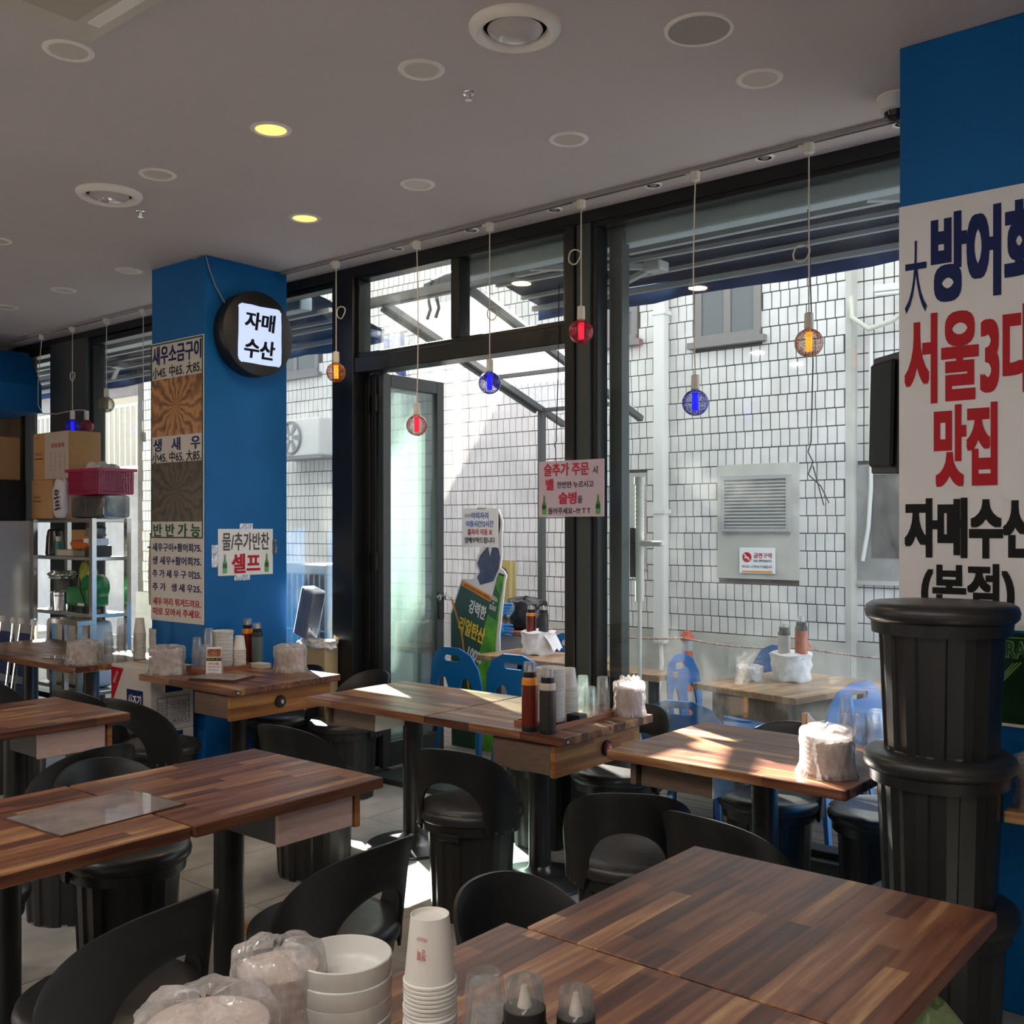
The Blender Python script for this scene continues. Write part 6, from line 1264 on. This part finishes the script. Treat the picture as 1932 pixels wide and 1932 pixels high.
hd = thing('kitchen_hood', 'blue sloped canopy box hanging at the upper left', 'hood', (-9.55, 3.95, 2.62)); MB().prism([(-0.30, 0.0), (0.55, 0.0), (0.55, 0.24), (0.30, 0.56), (-0.30, 0.56)], -0.42, 0.30, Matrix.Rotation(R(90), 4, 'X')).build('hood_body', M_blue, hd, smooth=0)
for x in (-0.2, 0.2): MB().box(x-0.01, x+0.01, -0.01, 0.01, 0.56, 0.67).build('hanger', M_leg, hd, smooth=0)
MB().box(-0.30, 0.55, 0.42, 0.425, 0.0, 0.02).build('edge_trim', M_val, hd, smooth=0)
pp = tag(MB().tube([(-9.9, 3.6, 0.0), (-9.9, 3.6, 2.6)], 0.02, 10).build('copper_pipe', mat('copper_pipe', (0.45, 0.25, 0.10), 0.4, metal=0.6)), 'copper coloured pipe at the left edge behind the hood', 'pipe')
for k in range(2):
    fc = thing('folding_chair', ['chrome and navy folding chair at the left edge', 'chrome and navy folding chair leaning beside the strapped bundle'][k], 'chair', (-8.33+0.29*k, 3.72+0.02*k, 0), 0, 'folded chairs by the refrigerator')
    for s in (-1, 1): MB().tube([(s*0.12, -0.06, 0.0), (s*0.115, 0.0, 0.45), (s*0.10, 0.05, 0.86)], 0.012, 8).build('frame_tube', M_chrome, fc)
    for z in (0.30, 0.50, 0.70): MB().box(-0.11, 0.11, -0.012+0.06*z, 0.012+0.06*z, z-0.07, z+0.07).build('fabric_panel', mat('navy_fabric', (0.015, 0.03, 0.12), 0.8), fc, smooth=0, bevel=0.006)
    for s in (-1, 1): MB().lathe([(0.022, 0), (0.024, 0.03), (0.018, 0.05)], 12, (s*0.10, 0.05, 0.84)).build('white_cap', M_white, fc)
wh = thing('white_bin', 'white rounded bin with a black strap at the left edge', 'bin', (-6.55, 2.30, 0.0)); MB().lathe([(0.10, 0), (0.13, 0.02), (0.14, 0.6), (0.13, 0.72), (0.09, 0.80), (0, 0.82)], 28).build('bin_body', M_white, wh); MB().lathe([(0.1425, 0.50), (0.1435, 0.53), (0.1425, 0.56)], 28, cap=False).build('strap', M_dark, wh)
st = tag(MB().box(-0.06, 0.06, -0.04, 0.04, 0, 0.001).build('floor_sticker', mat('orange_sticker', (0.55, 0.26, 0.04), 0.5, noise=0.4, nscale=30), smooth=0), 'small worn orange sticker on the floor', 'sticker'); st.location = (-3.42, 2.47, 0.0003)
